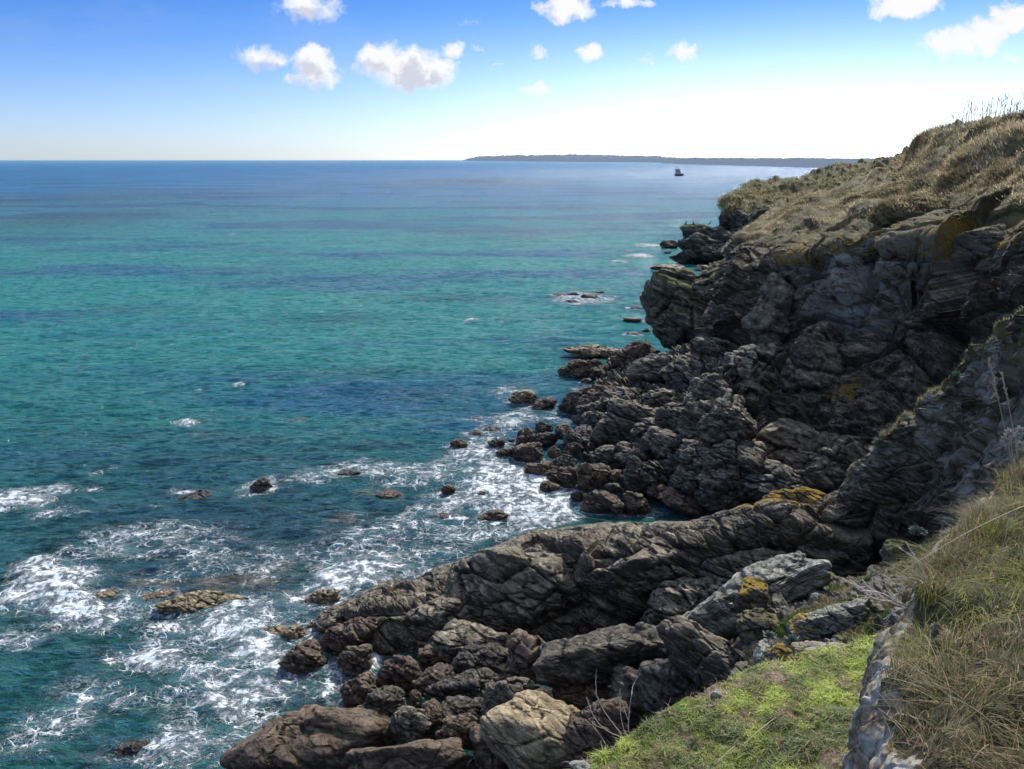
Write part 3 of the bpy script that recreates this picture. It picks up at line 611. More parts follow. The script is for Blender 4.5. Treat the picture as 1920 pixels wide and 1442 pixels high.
rim = [P(1725,1620,2.1), P(1722,1500,2.5), P(1720,1400,2.8), P(1716,1290,3.3), P(1716,1205,3.8), P(1738,1115,4.4), P(1792,1035,5.), P(1852,972,5.6), P(1930,885,6.4), P(2060,800,7.6), P(2300,740,9)]
shl = [P(1598,1620,2.5), P(1601,1500,3.), P(1606,1400,3.4), P(1622,1290,3.85), P(1648,1195,4.25), P(1722,1112,4.6), P(1778,1034,5.2), P(1842,967,5.8), P(1922,876,6.6), P(2045,790,7.8), P(2290,725,9.2)]
bk = [[[q[0]+.6, q[1]+.5, q[2]-5, 0] for q in shl], [[q[0]+.15, q[1]+.15, q[2]-1.6, 0] for q in shl], [[q[0]+.02, q[1]+.03, q[2]-.5, 0] for q in shl],
      [[*q, 0] for q in shl], [[*(q+np.array([0, 0, .05])), .8] for q in rim]]
for (dx, dz) in ((.35, .22), (.9, .35), (2., .4), (4., .6)): bk.append([[q[0]+dx, q[1]-.1*dx, q[2]+dz, 1] for q in rim])
G = loft(bk, 320, 420, rb=[.4, .6, .8, 1.2, 1.5, 1.5, 1, .6]); X = G[..., :3]; gch = G[..., 3].ravel(); N = gnorm(X).reshape(-1, 3); V = X.reshape(-1, 3).copy()
if N[:, 2].mean() < 0: N = -N
tf = sm(.40, .85, gch+fbm(V/.35+8, 3)*.35-.05+.4*sm(4.0, 4.6, V[:, 1]))
V = V+N*((fbm(V/.8, 4)*.07+rock_disp(V*np.array([1, 1, .35])+5, .45, .045)+ridged(strat(V, 2)*3., 4)*.012)*(1-tf)+(fbm(V/.5, 4)*.10+fbm(V/.12, 2)*.02)*tf)[:, None]
BNK_V, BNK_T, BNK_N = V.copy(), tf.copy(), N.copy()
tag(mk('grassy_bank', V, gridq(320, 420), None, {'moss': tf*1.2, 'green': tf*.1, 'lichen': near_pt(V, 1660, 1390, 2.95, .05)*1.3+(1-tf)*.05, 'pale': (1-tf)*sm(-.15, .25, fbm(V/.2, 3))*1.}, M['near'], smooth=True), 'near bank of grey rock edge and rough grass', kind='structure')

# ================================================================== VEGETATION
def leafmat(name, trans=.35, rough=.6):
    m, t = newmat(name); a = t.attr('col').outputs['Color']; b = t.new('ShaderNodeBsdfPrincipled'); t.put(a, b.inputs['Base Color']); b.inputs['Roughness'].default_value = rough
    b.inputs['Specular IOR Level'].default_value = .25
    tr = t.new('ShaderNodeBsdfTranslucent'); t.put(a, tr.inputs[0]); mx = t.new('ShaderNodeMixShader'); mx.inputs[0].default_value = trans
    t.put(b.outputs[0], mx.inputs[1]); t.put(tr.outputs[0], mx.inputs[2]); o = t.new('ShaderNodeOutputMaterial'); t.put(mx.outputs[0], o.inputs[0]); return m
M['leaf'] = leafmat('grass_blades', .5)
def blades(B, h, w, lean, segs, cols, up=None, curl=1.):
    """B base points, h heights, w widths, lean (n,3) horizontal lean vectors (fraction of h)"""
    n = len(B); up = np.array([0, 0, 1.]) if up is None else up
    side = np.cross(lean+rng.normal(size=(n, 3))*.5, np.array([0, 0, 1.])); side /= np.linalg.norm(side, axis=1)[:, None]+1e-6
    ts = np.linspace(0, 1, segs+1); rings = []
    for tt in ts:
        c = B+up*(h*(tt-.35*curl*tt*tt*np.linalg.norm(lean, axis=1)))[:, None]+lean*(h*tt**1.6)[:, None]
        hw = (w*(1-tt)**.7*.5+w*.04)[:, None]; rings.append(c-side*hw); rings.append(c+side*hw)
    V = np.stack(rings, 1).reshape(-1, 3); k = 2*(segs+1); b = (np.arange(n)*k)[:, None]
    q = np.concatenate([np.stack([b[:, 0]+2*s, b[:, 0]+2*s+1, b[:, 0]+2*s+3, b[:, 0]+2*s+2], 1) for s in range(segs)])
    return V, q, np.repeat(cols, k, axis=0)
def pal(n, cs, var=.25):
    cs = np.array(cs); c = cs[rng.integers(0, len(cs), n)]; return np.clip(c*(1+rng.normal(size=(n, 1))*var), .004, 1)
def pick(V, wgt, n):
    w = np.clip(wgt, 0, None); return rng.choice(len(V), n, p=w/w.sum())
# headland turf
idx = pick(HEAD_V, sm(.75, 1., HEAD_G)*(.12+sm(-.1, .4, fbm(HEAD_V/3, 3)))*np.clip(HEAD_N[:, 2], .1, 1)*np.where(HEAD_V[:, 0] > 45, 0, 1)*sm(20, 34, 100-HEAD_V[:, 1]), 90000)
HV = np.concatenate([h_[0] for h_ in HUM]); HN = np.concatenate([h_[1] for h_ in HUM]); i2 = pick(HV, np.clip(HN[:, 2]+.1, 0, 1), 14000)
B = np.concatenate([HEAD_V[idx], HV[i2]]); B = B+rng.normal(size=(len(B), 3))*np.array([.12, .2, .0]); n = len(B)
h = rng.uniform(.06, .17, n)*(1+sm(.1, .5, fbm(B/4+30, 2))*.9+sm(13.5, 15.5, B[:, 2])*.9)
lean = np.array([-.75, -.25, 0])+rng.normal(size=(n, 3))*np.array([.35, .35, 0]); lean[:, 2] = 0
far_tan = sm(60, 75, B[:, 1])[:, None]
cA = pal(n, [(.66, .54, .36), (.52, .42, .27), (.42, .34, .21), (.28, .23, .13), (.27, .26, .12)]); tone = sm(-.4, .3, fbm(B/3+60, 3))[:, None]
cA = cA*(.45+.55*tone)*(1-.0*far_tan)+np.array([.05, .01, 0])*far_tan
V, q, c = blades(B, h, np.full(n, .035), lean, 2, cA)
tag(mk('turf_grass', V, q, cols=c, mat=M['leaf']), 'wind combed dry turf on top of the headland', 'grass', kind='stuff')
idx = pick(FAR_V, sm(.5, .9, FAR_G)*(.1+sm(-.2, .3, fbm(FAR_V/6+5, 3)))/np.maximum(FAR_V[:, 1], 1), 30000); B = FAR_V[idx]+rng.normal(size=(len(idx), 3))*np.array([.3, .5, 0]); n = len(B)
lean = rng.normal(size=(n, 3))*np.array([.4, .4, 0])+np.array([-.5, -.2, 0]); V, q, c = blades(B, rng.uniform(.2, .5, n), np.full(n, .08), lean, 2, pal(n, [(.40, .34, .20), (.26, .24, .12), (.14, .16, .06), (.48, .40, .25)]))
tag(mk('turf_grass', V, q, cols=c, mat=M['leaf']), 'rough turf and low scrub on the second headland beyond the cove', 'grass', kind='stuff')
# crest fringe on the rib
idx = pick(RIB_V, sm(.45, .62, RIB_G)*sm(6, 7.5, RIB_V[:, 2])*np.where(RIB_V[:, 0] < 30, 1, 0), 5000); B = RIB_V[idx]; n = len(B)
lean = rng.normal(size=(n, 3))*np.array([.5, .5, 0])+np.array([-.3, 0, 0]); V, q, c = blades(B, rng.uniform(.03, .14, n), np.full(n, .012), lean, 2, pal(n, [(.35, .32, .18), (.22, .22, .09), (.3, .28, .2)]))
tag(mk('crest_grass', V, q, cols=c, mat=M['leaf']), 'thin fringe of dry grass along the crest of the rib', 'grass', kind='stuff')
# middle ground moss and grass
idx = pick(MID_V, sm(.3, .8, MID_M), 30000); B = MID_V[idx]+rng.normal(size=(len(idx), 3))*.02; n = len(B)
lean = rng.normal(size=(n, 3))*np.array([.5, .5, 0])+np.array([-.3, -.1, 0]); gsel = sm(-.2, .3, fbm(B/.8, 3))[:, None]
cA = gsel*pal(n, [(.07, .13, .02), (.10, .16, .03), (.05, .09, .02)])+(1-gsel)*pal(n, [(.22, .18, .10), (.15, .12, .06), (.28, .23, .14)])
V, q, c = blades(B, rng.uniform(.03, .12, n), np.full(n, .014), lean, 2, cA)
tag(mk('ground_grass', V, q, cols=c, mat=M['leaf']), 'short green and straw grass among the mossy rocks', 'grass', kind='stuff')
# ledge cushion plants: small fleshy leaves in tufts
pt = sm(-.15, .25, fbm(LED_V/.30+2, 3)+.12)*LED_T
idx = pick(LED_V, (pt+.03*LED_T)*np.where(LED_V[:, 1] > 3.2, 1, 0), 130000); B = LED_V[idx]+rng.normal(size=(len(idx), 3))*np.array([.012, .012, .006]); n = len(B)
cl = sm(-.3, .5, fbm(B/.12+70, 2)); lean = rng.normal(size=(n, 3))*np.array([1.3, 1.3, 0])
yg = sm(-.3, .35, fbm(B/.45+33, 3))[:, None]
cA = yg*pal(n, [(.62, .70, .16), (.50, .62, .11), (.70, .68, .28), (.38, .50, .10)])+(1-yg)*pal(n, [(.20, .32, .07), (.44, .38, .22), (.16, .26, .07), (.36, .30, .2)])
V, q, c = blades(B, rng.uniform(.012, .034, n)*(1+cl), rng.uniform(.006, .012, n), lean, 2, cA)
tag(mk('ledge_moss', V, q, cols=c, mat=M['leaf']), 'bright green cushion plants covering the sunlit ledge', 'plants', kind='stuff')
idx = pick(LED_V, LED_T*np.where(LED_V[:, 1] > 3.2, 1, 0)*(1.05-pt), 9000); B = LED_V[idx]+np.array([0, 0, .012]); n = len(B)
lean = rng.normal(size=(n, 3))*np.array([1.4, 1.4, 0]); V, q, c = blades(B, rng.uniform(.02, .07, n), np.full(n, .003), lean, 2, pal(n, [(.42, .34, .22), (.25, .18, .12), (.30, .2, .15)]))
tag(mk('ledge_litter', V, q, cols=c, mat=M['leaf']), 'dry stalks and litter scattered on the green ledge', 'plant litter', kind='stuff')
# bank grass
wv = sm(.6, .95, BNK_T)*np.where(BNK_V[:, 0] < 8, 1, .1)*np.where(BNK_V[:, 1] > 1.6, 1, .05)
idx = pick(BNK_V, wv*(1+1.5*sm(4., 4.8, BNK_V[:, 1]))*(.28+sm(-.2, .4, fbm(BNK_V/.3+11, 3))), 40000); B = BNK_V[idx]+rng.normal(size=(len(idx), 3))*np.array([.02, .02, .005]); n = len(B)
gz = (sm(-.1, .5, fbm(B/.6+21, 3))*sm(3., 4., B[:, 1]))[:, None]
cA = gz*pal(n, [(.26, .36, .06), (.32, .36, .08), (.14, .20, .04), (.4, .38, .14)])+(1-gz)*pal(n, [(.40, .33, .22), (.26, .21, .14), (.33, .27, .18), (.16, .12, .08), (.10, .14, .04)])
sw = fbm(B/.28, 2)[:, None]*np.array([2., 0, 0])+fbm(B/.28+13, 2)[:, None]*np.array([0, 2., 0])
lean = rng.normal(size=(n, 3))*np.array([.5, .5, 0])+np.array([-.05, -.1, 0])+sw*.8; lean[:, 2] = 0
V, q, c = blades(B, rng.uniform(.05, .17, n)*(.7+.8*sm(-.3, .4, fbm(B/.25+77, 2))), rng.uniform(.0028, .006, n), lean, 4, cA*np.array([1.05, 1, .85]), curl=1.3)
tag(mk('bank_grass', V, q, cols=c, mat=M['leaf']), 'tangled straw and green grass on the near bank', 'grass', kind='stuff')

def simple(name, colr, ro=.7, nz=0):
    m, t = newmat(name); g = t.new('ShaderNodeNewGeometry'); b = t.new('ShaderNodeBsdfPrincipled')
    n_ = t.noise(g.outputs['Position'], nz or 8, 5, .6); t.put(t.mix(n_, tuple(x*.65 for x in colr), tuple(min(1, x*1.3) for x in colr)), b.inputs['Base Color'])
    b.inputs['Roughness'].default_value = ro; o = t.new('ShaderNodeOutputMaterial'); t.put(b.outputs[0], o.inputs[0]); return m
M['straw'] = simple('dry_straw', (.46, .38, .24), nz=60); M['twig'] = simple('bare_twig', (.60, .52, .43), nz=60); M['twigd'] = simple('dark_twig', (.14, .11, .09), nz=60)
M['seed'] = simple('seed_head', (.5, .42, .28), nz=90); M['white'] = simple('dry_flower', (.55, .5, .44), nz=90); M['silver'] = simple('silver_leaf', (.25, .30, .24), nz=40)
def tube(pts, rads, ns=6):
    pts = np.array(pts, float); n = len(pts); tg = np.gradient(pts, axis=0); tg /= np.linalg.norm(tg, axis=1)[:, None]+1e-9
    a = np.cross(tg, np.array([.31, .85, .42])); a /= np.linalg.norm(a, axis=1)[:, None]; b = np.cross(tg, a); th = np.arange(ns)*2*math.pi/ns
    V = (pts[:, None]+(a[:, None]*np.cos(th)[None, :, None]+b[:, None]*np.sin(th)[None, :, None])*np.asarray(rads)[:, None, None]).reshape(-1, 3)
    i = np.arange(n-1)[:, None]*ns; j = np.arange(ns)[None]; jn = (j+1) % ns
    Q = np.stack([i+j, i+jn, i+ns+jn, i+ns+j], -1).reshape(-1, 4); return V, Q
def multi(tubes):
    Vs, Qs, o = [], [], 0
    for V, Q in tubes: Vs.append(V); Qs.append(Q+o); o += len(V)
    return np.concatenate(Vs), np.concatenate(Qs)
def curve(a, b, sag, n=10, wob=.0, seed=0):
    q = np.random.default_rng(seed); a = np.array(a); b = np.array(b); t_ = np.linspace(0, 1, n)[:, None]
    w = np.cumsum(q.normal(size=(n, 3)), 0)*wob; return a+(b-a)*t_+np.array(sag)*(4*t_*(1-t_))+w*t_
# long seed stalks on the bank
stalks = [
 ('long straw stalk with a bristly head crossing the bottom right corner', (1920,1415,2.6),(1775,1300,2.55), .0022, 1),
 ('straw stalk pointing down left across the bank above the bottom corner one', (1800,1400,2.9),(1690,1340,2.75), .0016, 1),
 ('tall thin stalk crossing the right edge below the flower head', (1905,1330,3.),(1893,1235,2.95), .003, 1),
 ('tallest straw stem rising against the dark rib at the right edge', (1915,960,5.6),(1850,672,5.4), .004, 0),
 ('second straw stem rising beside the tallest one', (1920,930,5.6),(1876,700,5.5), .004, 0),
 ('long straw stem slanting from the right edge down to the rock rim', (1930,945,4.6),(1690,1072,4.3), .003, 0),
 ('straw stem leaning left over the rock rim near the dead twigs', (1760,1135,4.2),(1660,1055,4.3), .002, 0),
 ('upright pale stem in the middle of the bank', (1868,1080,4.),(1898,960,4.), .002, 0),
 ('bent stem hanging over the green patch of the bank', (1910,1140,3.8),(1845,1175,3.7), .002, 1),
 ('short stem with seed head over the shaded tangle', (1730,1270,3.3),(1692,1285,3.2), .0015, 0),
 ('stem rising through the green patch of the bank', (1825,1280,3.3),(1812,1180,3.3), .0016, 0),
 ('fine leaning stem left of the upright pale stem', (1850,1150,3.9),(1790,1010,4.), .0018, 0),
]
for k_, (lb, a, b_, r_, hd) in enumerate(stalks):
    A = P(*a); Bp = P(*b_); e = empty('seed_stalk', A, lb, 'grass stalk', 'long dry stalks on the near bank')
    c_ = curve(A, Bp, (0, 0, .03), 12, .002, k_); V, Q = tube(c_, np.linspace(r_*1.4, r_*.6, 12), 5); mk('stem', V, Q, mat=M['straw'], parent=e, origin=A, smooth=True)
    if hd or k_ in (3, 4):
        hp = c_[-4:]; tb = []
        d_ = (hp[-1]-hp[0]); L = np.linalg.norm(d_); q = np.random.default_rng(k_)
        for j in range(40):
            s_ = q.random(); p0 = hp[0]+d_*s_; v_ = d_/L*L*.10+q.normal(size=3)*L*.03; tb.append(tube([p0, p0+v_*.6, p0+v_], [r_*.7, r_*.8, r_*.2], 4))
        V, Q = multi(tb); mk('seed_head', V, Q, mat=M['seed'], parent=e, origin=A)
# dead twigs: branching
def branchy(base, tip, n, r, seed, spread=.35, lvl=2):
    q = np.random.default_rng(seed); out = []; base = np.array(base); tip = np.array(tip)
    def rec(a, b, r_, l):
        c_ = curve(a, b, q.normal(size=3)*np.linalg.norm(b-a)*.08, 9, np.linalg.norm(b-a)*.008, int(q.integers(1e6))); out.append(tube(c_, np.linspace(r_, r_*.5, 9), 5))
        if l > 0:
            for j in range(n):
                i = int(q.integers(2, 8)); d_ = c_[-1]-c_[i]; L = np.linalg.norm(b-a)*q.uniform(.25, .5); v_ = d_/(np.linalg.norm(d_)+1e-6)+q.normal(size=3)*spread; rec(c_[i], c_[i]+v_/np.linalg.norm(v_)*L, r_*.6, l-1)
    rec(base, tip, r, lvl); return multi(out)
for k_, (lb, a, b_, r_) in enumerate([
 ('bare pale twig reaching left from the bank over the mossy rocks', (1750,1150,4.4),(1618,1085,4.6), .0045),
 ('curved bare twig below the reaching one, sweeping over the rock rim', (1790,1165,4.2),(1662,1115,4.3), .006),
 ('thin bare twig rising from the rock rim of the bank', (1760,1170,4.2),(1705,1020,4.4), .003),
 ('forked bare twig low over the rock edge', (1800,1150,4.2),(1700,1090,4.3), .0035)]):
    A = P(*a); V, Q = branchy(A, P(*b_), 3, r_*1.5, 40+k_); tag(mk('dead_twig', V, Q, mat=M['twig'], origin=A, smooth=True), lb, 'twig', 'dead twigs on the near bank')
for k_, (lb, a, b_, r_) in enumerate([
 ('tallest bare stem fan at the left end of the green ledge',(1165,1376,6.3),(1112,1290,6.4),.0035),
 ('upright bare stem right of the fan on the ledge edge',(1178,1372,6.35),(1188,1292,6.4),.0035),
 ('bare stem leaning furthest left off the ledge edge',(1160,1380,6.3),(1100,1320,6.4),.0032),
 ('short bare stem curling down left of the ledge',(1135,1395,6.2),(1103,1352,6.2),.0025),
 ('bare twig lying out over the boulders at the bottom of the ledge',(1105,1425,5.9),(1062,1428,6.0),.0025),
 ('upright bare stem between the fan and the right stem',(1172,1376,6.3),(1165,1305,6.4),.003)]):
    A = P(*a); V, Q = branchy(A, P(*b_), 2, r_*1.4, 60+k_, .25, 2); tag(mk('bare_stem', V, Q, mat=M['twig'], origin=A, smooth=True), lb, 'twig', 'bare stems on the edge of the green ledge')
# loose straws on the ledge
for k_, (a, b_, lb) in enumerate([((1395,1395),(1455,1345),'straw lying on the ledge, nearest the near rock'),((1480,1385),(1500,1375),'short straw lying in the middle of the ledge'),((1345,1430),(1380,1400),'straw lying at the bottom of the ledge'),((1290,1330),(1335,1322),'straw lying near the far left edge of the ledge')]):
    A = S(*a, 9.62); V, Q = tube(curve(A, S(*b_, 9.66), (0, 0, .01), 8, .002, k_), np.full(8, .0045), 5); tag(mk('loose_straw', V, Q, mat=M['straw'], origin=A), lb, 'straw')
# white stone and lichened pebble at the ledge edge
R('white_stone','small white stone on the far edge of the green ledge','stone',1342,1302,10,8,9.55,p=10,mat='slate',pale=1.,seed=7,level=4)
R('white_stone','flat pale stone at the lower left corner of the green ledge','stone',1090,1437,20,9,9.3,p=10,mat='gold',pale=1.,seed=9,level=4)
# dried flower head at the right edge
A = P(1900, 905, 4.8); e = empty('dried_flower', A, 'withered pale fluffy flower head at the right edge above the bank', 'flower')
V, Q = tube(curve(A, P(1893,815,4.8), (.01, 0, 0), 10, .001, 2), np.full(10, .004), 6); mk('stem', V, Q, mat=M['straw'], parent=e, origin=A)
for cx, cy in ((1893,812),(1905,820),(1912,808),(1885,826),(1912,835)):
    c0 = P(cx, cy, 4.8); tb = []
    q = np.random.default_rng(cx)
    for j in range(70):
        v_ = q.normal(size=3); v_ /= np.linalg.norm(v_); v_ *= .036*q.uniform(.6, 1.1); tb.append(tube([c0, c0+v_*.6, c0+v_], [.0012, .002, .0035], 4))
    V, Q = multi(tb); mk('flower_head', V, Q, mat=M['white'], parent=e, origin=A)
# silver leaved plants on the rib crest and by the mossy ground
def silver(px, py, d_, r_, lb, n=60, mat='silver'):
    c0 = P(px, py, d_); q = np.random.default_rng(int(px)); Vs, Qs, o_ = [], [], 0
    for j in range(n):
        v_ = q.normal(size=3); v_[2] = abs(v_[2])+.2; v_ /= np.linalg.norm(v_); L = r_*q.uniform(.6, 1.1); s_ = np.cross(v_, q.normal(size=3)); s_ /= np.linalg.norm(s_); s_ *= L*.16
        a0 = c0+v_*L*.15; m0 = c0+v_*L*.65; tp = c0+v_*L+np.array([0, 0, -L*.1]); Vs += [a0, m0-s_, tp, m0+s_]; Qs.append([o_, o_+1, o_+2, o_+3]); o_ += 4
    tag(mk('silver_plant', np.array(Vs), np.array(Qs), mat=M[mat], origin=c0-np.array([0, 0, r_*.1])), lb, 'plant', 'silver leaved plants on the rocks')
silver(1649, 832, 22.6, .22, 'pale silver leaved plant on the crest of the rib', 110)
silver(1485, 1208, 12.6, .22, 'blue green leafy plant behind the lichen capped stone', 120)
silver(1440, 1195, 13.4, .16, 'small green leafy plant beside the brown thorny block', 80)
silver(1700, 790, 20.9, .16, 'grey tuft growing on the rib crest above the silver plant', 70)
silver(1795, 705, 18.5, .16, 'grey tuft high on the rib crest near the right edge', 70)
silver(1720, 1000, 17.5, .25, 'grey green trailing plant in the mossy hollow of the rib', 120)
M['green'] = simple('green_leaf', (.10, .19, .04), nz=40)
silver(1815, 1105, 4.35, .085, 'green leafy weed in the middle of the near bank', 90, 'green')
silver(1845, 1145, 4.1, .07, 'smaller green leafy weed below the first on the near bank', 70, 'green')
silver(1740, 1185, 4.0, .05, 'low green weed tucked behind the near rock edge', 60, 'green')
# dry reed stems on the skyline
M['reed'] = simple('dry_reed', (.30, .25, .18), nz=30)
q = np.random.default_rng(9)
sky = [(1755, 252), (1765, 247), (1772, 243), (1785, 238), (1790, 236), (1800, 233), (1808, 231), (1815, 229), (1822, 228), (1828, 227), (1835, 225), (1841, 224), (1846, 223), (1853, 222), (1858, 221), (1864, 220), (1870, 219), (1875, 219), (1881, 218), (1886, 218), (1892, 217), (1897, 216), (1903, 216), (1908, 215), (1913, 215), (1918, 214)]
for k_, (px, py) in enumerate(sky):
    dd = float(np.interp(px, [1700, 1770, 1840, 1930], [78, 61, 55, 49])); A = P(px, py+12, dd); L = q.uniform(1.0, 2.0) if px > 1780 else q.uniform(.7, 1.2)
    tb = [tube(curve(A, A+np.array([q.normal()*.15, q.normal()*.1, L]), (q.normal()*.05, 0, 0), 6, .01, k_), np.linspace(.022, .012, 6), 4)]
    for j in range(7):
        s_ = q.uniform(.25, .9); p0 = A+np.array([0, 0, L*s_]); v_ = np.array([q.normal()*.5, q.normal()*.3, 1])*q.uniform(.12, .3); tb.append(tube([p0, p0+v_*.5, p0+v_], [.013, .012, .008], 4))
    V, Q = multi(tb); tag(mk('dry_shrub', V, Q, mat=M['reed'], origin=A), 'thin dry twiggy stem standing on the skyline of the headland', 'shrub', 'dry stems on the headland skyline')

# ================================================================== DISTANT COAST, BOAT, BIRDS
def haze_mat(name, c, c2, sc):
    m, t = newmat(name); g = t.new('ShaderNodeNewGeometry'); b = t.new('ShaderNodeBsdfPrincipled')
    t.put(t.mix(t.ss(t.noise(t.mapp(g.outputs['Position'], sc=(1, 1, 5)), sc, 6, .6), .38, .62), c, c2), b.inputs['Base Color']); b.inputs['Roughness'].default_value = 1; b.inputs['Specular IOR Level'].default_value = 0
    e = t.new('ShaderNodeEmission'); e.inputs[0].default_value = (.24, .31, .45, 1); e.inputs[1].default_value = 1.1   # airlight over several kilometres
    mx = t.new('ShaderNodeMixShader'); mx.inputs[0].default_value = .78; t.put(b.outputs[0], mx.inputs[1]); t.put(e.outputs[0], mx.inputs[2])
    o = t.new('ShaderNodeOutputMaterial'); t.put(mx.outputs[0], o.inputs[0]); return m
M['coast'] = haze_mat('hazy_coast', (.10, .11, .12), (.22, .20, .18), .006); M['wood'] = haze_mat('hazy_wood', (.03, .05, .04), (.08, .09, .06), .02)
def coastline(name, pts, mat, label, th, n=500, kind='structure', cat=None):
    pts = np.array(pts, float); xs = np.linspace(pts[0, 0], pts[-1, 0], n); yb = np.interp(xs, pts[:, 0], pts[:, 1]); yt = np.interp(xs, pts[:, 0], pts[:, 2])
    rows = [[], [], [], []]
    for x, b, tt in zip(xs, yb, yt):
        base = S(x, b, 0); dd = base[1]; f_ = (b-tt)
        nn = float(perlin(np.array([[x*.05, 3.3, th]]))[0])*1.1+float(perlin(np.array([[x*.22, 1.3, th]]))[0])*1.3
        top = P(x, tt-nn*min(1, f_/4), dd*1.03); mid = P(x, b-(b-tt)*.6, dd*1.005)
        rows[0].append(base-np.array([0, 0, 2])); rows[1].append(mid); rows[2].append(top); rows[3].append(top+np.array([0, dd*.1, -5]))
    A = np.array(rows); V = A.reshape(-1, 3)
    tag(mk(name, V, gridq(4, n), None, {}, M[mat], smooth=True), label, cat, kind=kind)
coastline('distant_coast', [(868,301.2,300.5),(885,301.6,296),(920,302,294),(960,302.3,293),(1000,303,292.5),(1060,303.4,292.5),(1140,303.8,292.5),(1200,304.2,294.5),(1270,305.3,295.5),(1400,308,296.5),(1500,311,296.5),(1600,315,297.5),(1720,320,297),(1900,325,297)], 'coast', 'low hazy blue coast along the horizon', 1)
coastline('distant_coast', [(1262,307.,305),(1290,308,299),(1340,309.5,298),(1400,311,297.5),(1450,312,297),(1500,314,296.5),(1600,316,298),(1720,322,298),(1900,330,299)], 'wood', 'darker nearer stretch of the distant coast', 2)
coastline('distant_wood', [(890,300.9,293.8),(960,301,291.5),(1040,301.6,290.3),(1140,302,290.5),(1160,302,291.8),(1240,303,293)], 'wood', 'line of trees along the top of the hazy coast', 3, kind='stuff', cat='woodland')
# boat
bp_ = S(1273, 330); bx, by = bp_[0], bp_[1]; ux = np.array([1, 0, 0]); ps_ = F_/by
e = empty('fishing_boat', (bx, by, 0), 'small dark boat with tan wheelhouse lying off the headland', 'boat')
M['hull'] = simple('boat_hull', (.03, .05, .07), .5, 1); M['cabin'] = simple('boat_cabin', (.62, .50, .38), .6, 1); M['roof'] = simple('boat_roof', (.20, .28, .22), .6, 1); M['bwin'] = simple('boat_window', (.02, .03, .04), .2, 1)
def bq(verts, faces, name, mat, par=None):
    V = np.array(verts, float)+np.array([bx, by, 0]); me = bpy.data.meshes.new(name); me.from_pydata([tuple(v-np.array([bx, by, 0])) for v in V], [], faces); me.materials.append(M[mat])
    o = bpy.data.objects.new(name, me); C.objects.link(o); o.parent = par or e; return o
secs = [(-4., 1.2, 2.0), (-2.5, 1.7, 1.7), (0, 1.9, 1.6), (2.5, 1.5, 2.0), (4.4, .15, 2.8)]
vs = []; 
for x, w_, h_ in secs: vs += [(x, -w_, h_), (x, -w_*.6, -.4), (x, w_*.6, -.4), (x, w_, h_)]
fs = []
for i in range(4):
    a = i*4
    for j in range(3): fs.append((a+j, a+j+1, a+j+5, a+j+4))
    fs.append((a+3, a, a+4, a+7))
fs += [(0, 3, 2, 1), (16, 17, 18, 19)]
hull = bq(vs, fs, 'hull', 'hull')
def boxv(x0, x1, y0, y1, z0, z1, sl=0): return [(x0, y0, z0), (x1, y0, z0), (x1, y1, z0), (x0, y1, z0), (x0, y0, z1), (x1-sl, y0, z1), (x1-sl, y1, z1), (x0, y1, z1)]
BF = [(0, 3, 2, 1), (4, 5, 6, 7), (0, 1, 5, 4), (1, 2, 6, 5), (2, 3, 7, 6), (3, 0, 4, 7)]
wh = bq(boxv(-3.6, 2.0, -1.3, 1.3, 1.7, 6., 1.6), BF, 'wheelhouse', 'cabin'); bq(boxv(-4.2, 1.2, -1.6, 1.6, 6., 6.4), BF, 'roof', 'roof', wh); bq(boxv(-3.0, -1.9, -1.34, -1.31, 4.4, 5.4), BF, 'window', 'bwin', wh); bq(boxv(-1.4, -.4, -1.34, -1.31, 4.4, 5.4), BF, 'window', 'bwin', wh)
V, Q = tube([(bx-.4, by, 6.3), (bx-.4, by, 7.6), (bx-.4, by, 8.8)], [.14, .12, .08], 6); mk('mast', V, Q, mat=M['hull'], parent=e, origin=(bx, by, 0))
# cormorants
M['bird'] = simple('bird_plumage', (.02, .02, .022), .6, 6)
for k_, (px, py, fl, lb) in enumerate([(1286, 420.5, 1, 'dark seabird perched at the left corner of the far rock stack'), (1300, 421, -1, 'dark seabird perched right of the corner bird on the far stack'), (1331, 421, 1, 'lone dark seabird on the right shoulder of the far rock stack')]):
    A = P(px, py, 122.5); s_ = fl
    sp_ = [(-.42, 0, .02), (-.28, 0, .10), (-.12, 0, .25), (.0, 0, .42), (.06, 0, .56), (.03, 0, .68), (.08, 0, .78), (.15, 0, .80), (.22, 0, .79), (.32, 0, .77)]
    rr = [.02, .045, .09, .10, .07, .035, .035, .04, .02, .006]
    V, Q = tube([A+np.array([s_*x, y, z-.1])*.7 for x, y, z in sp_], rr, 8); tag(mk('seabird', V, Q, mat=M['bird'], origin=A, smooth=True), lb, 'bird', 'birds on the rock stack')

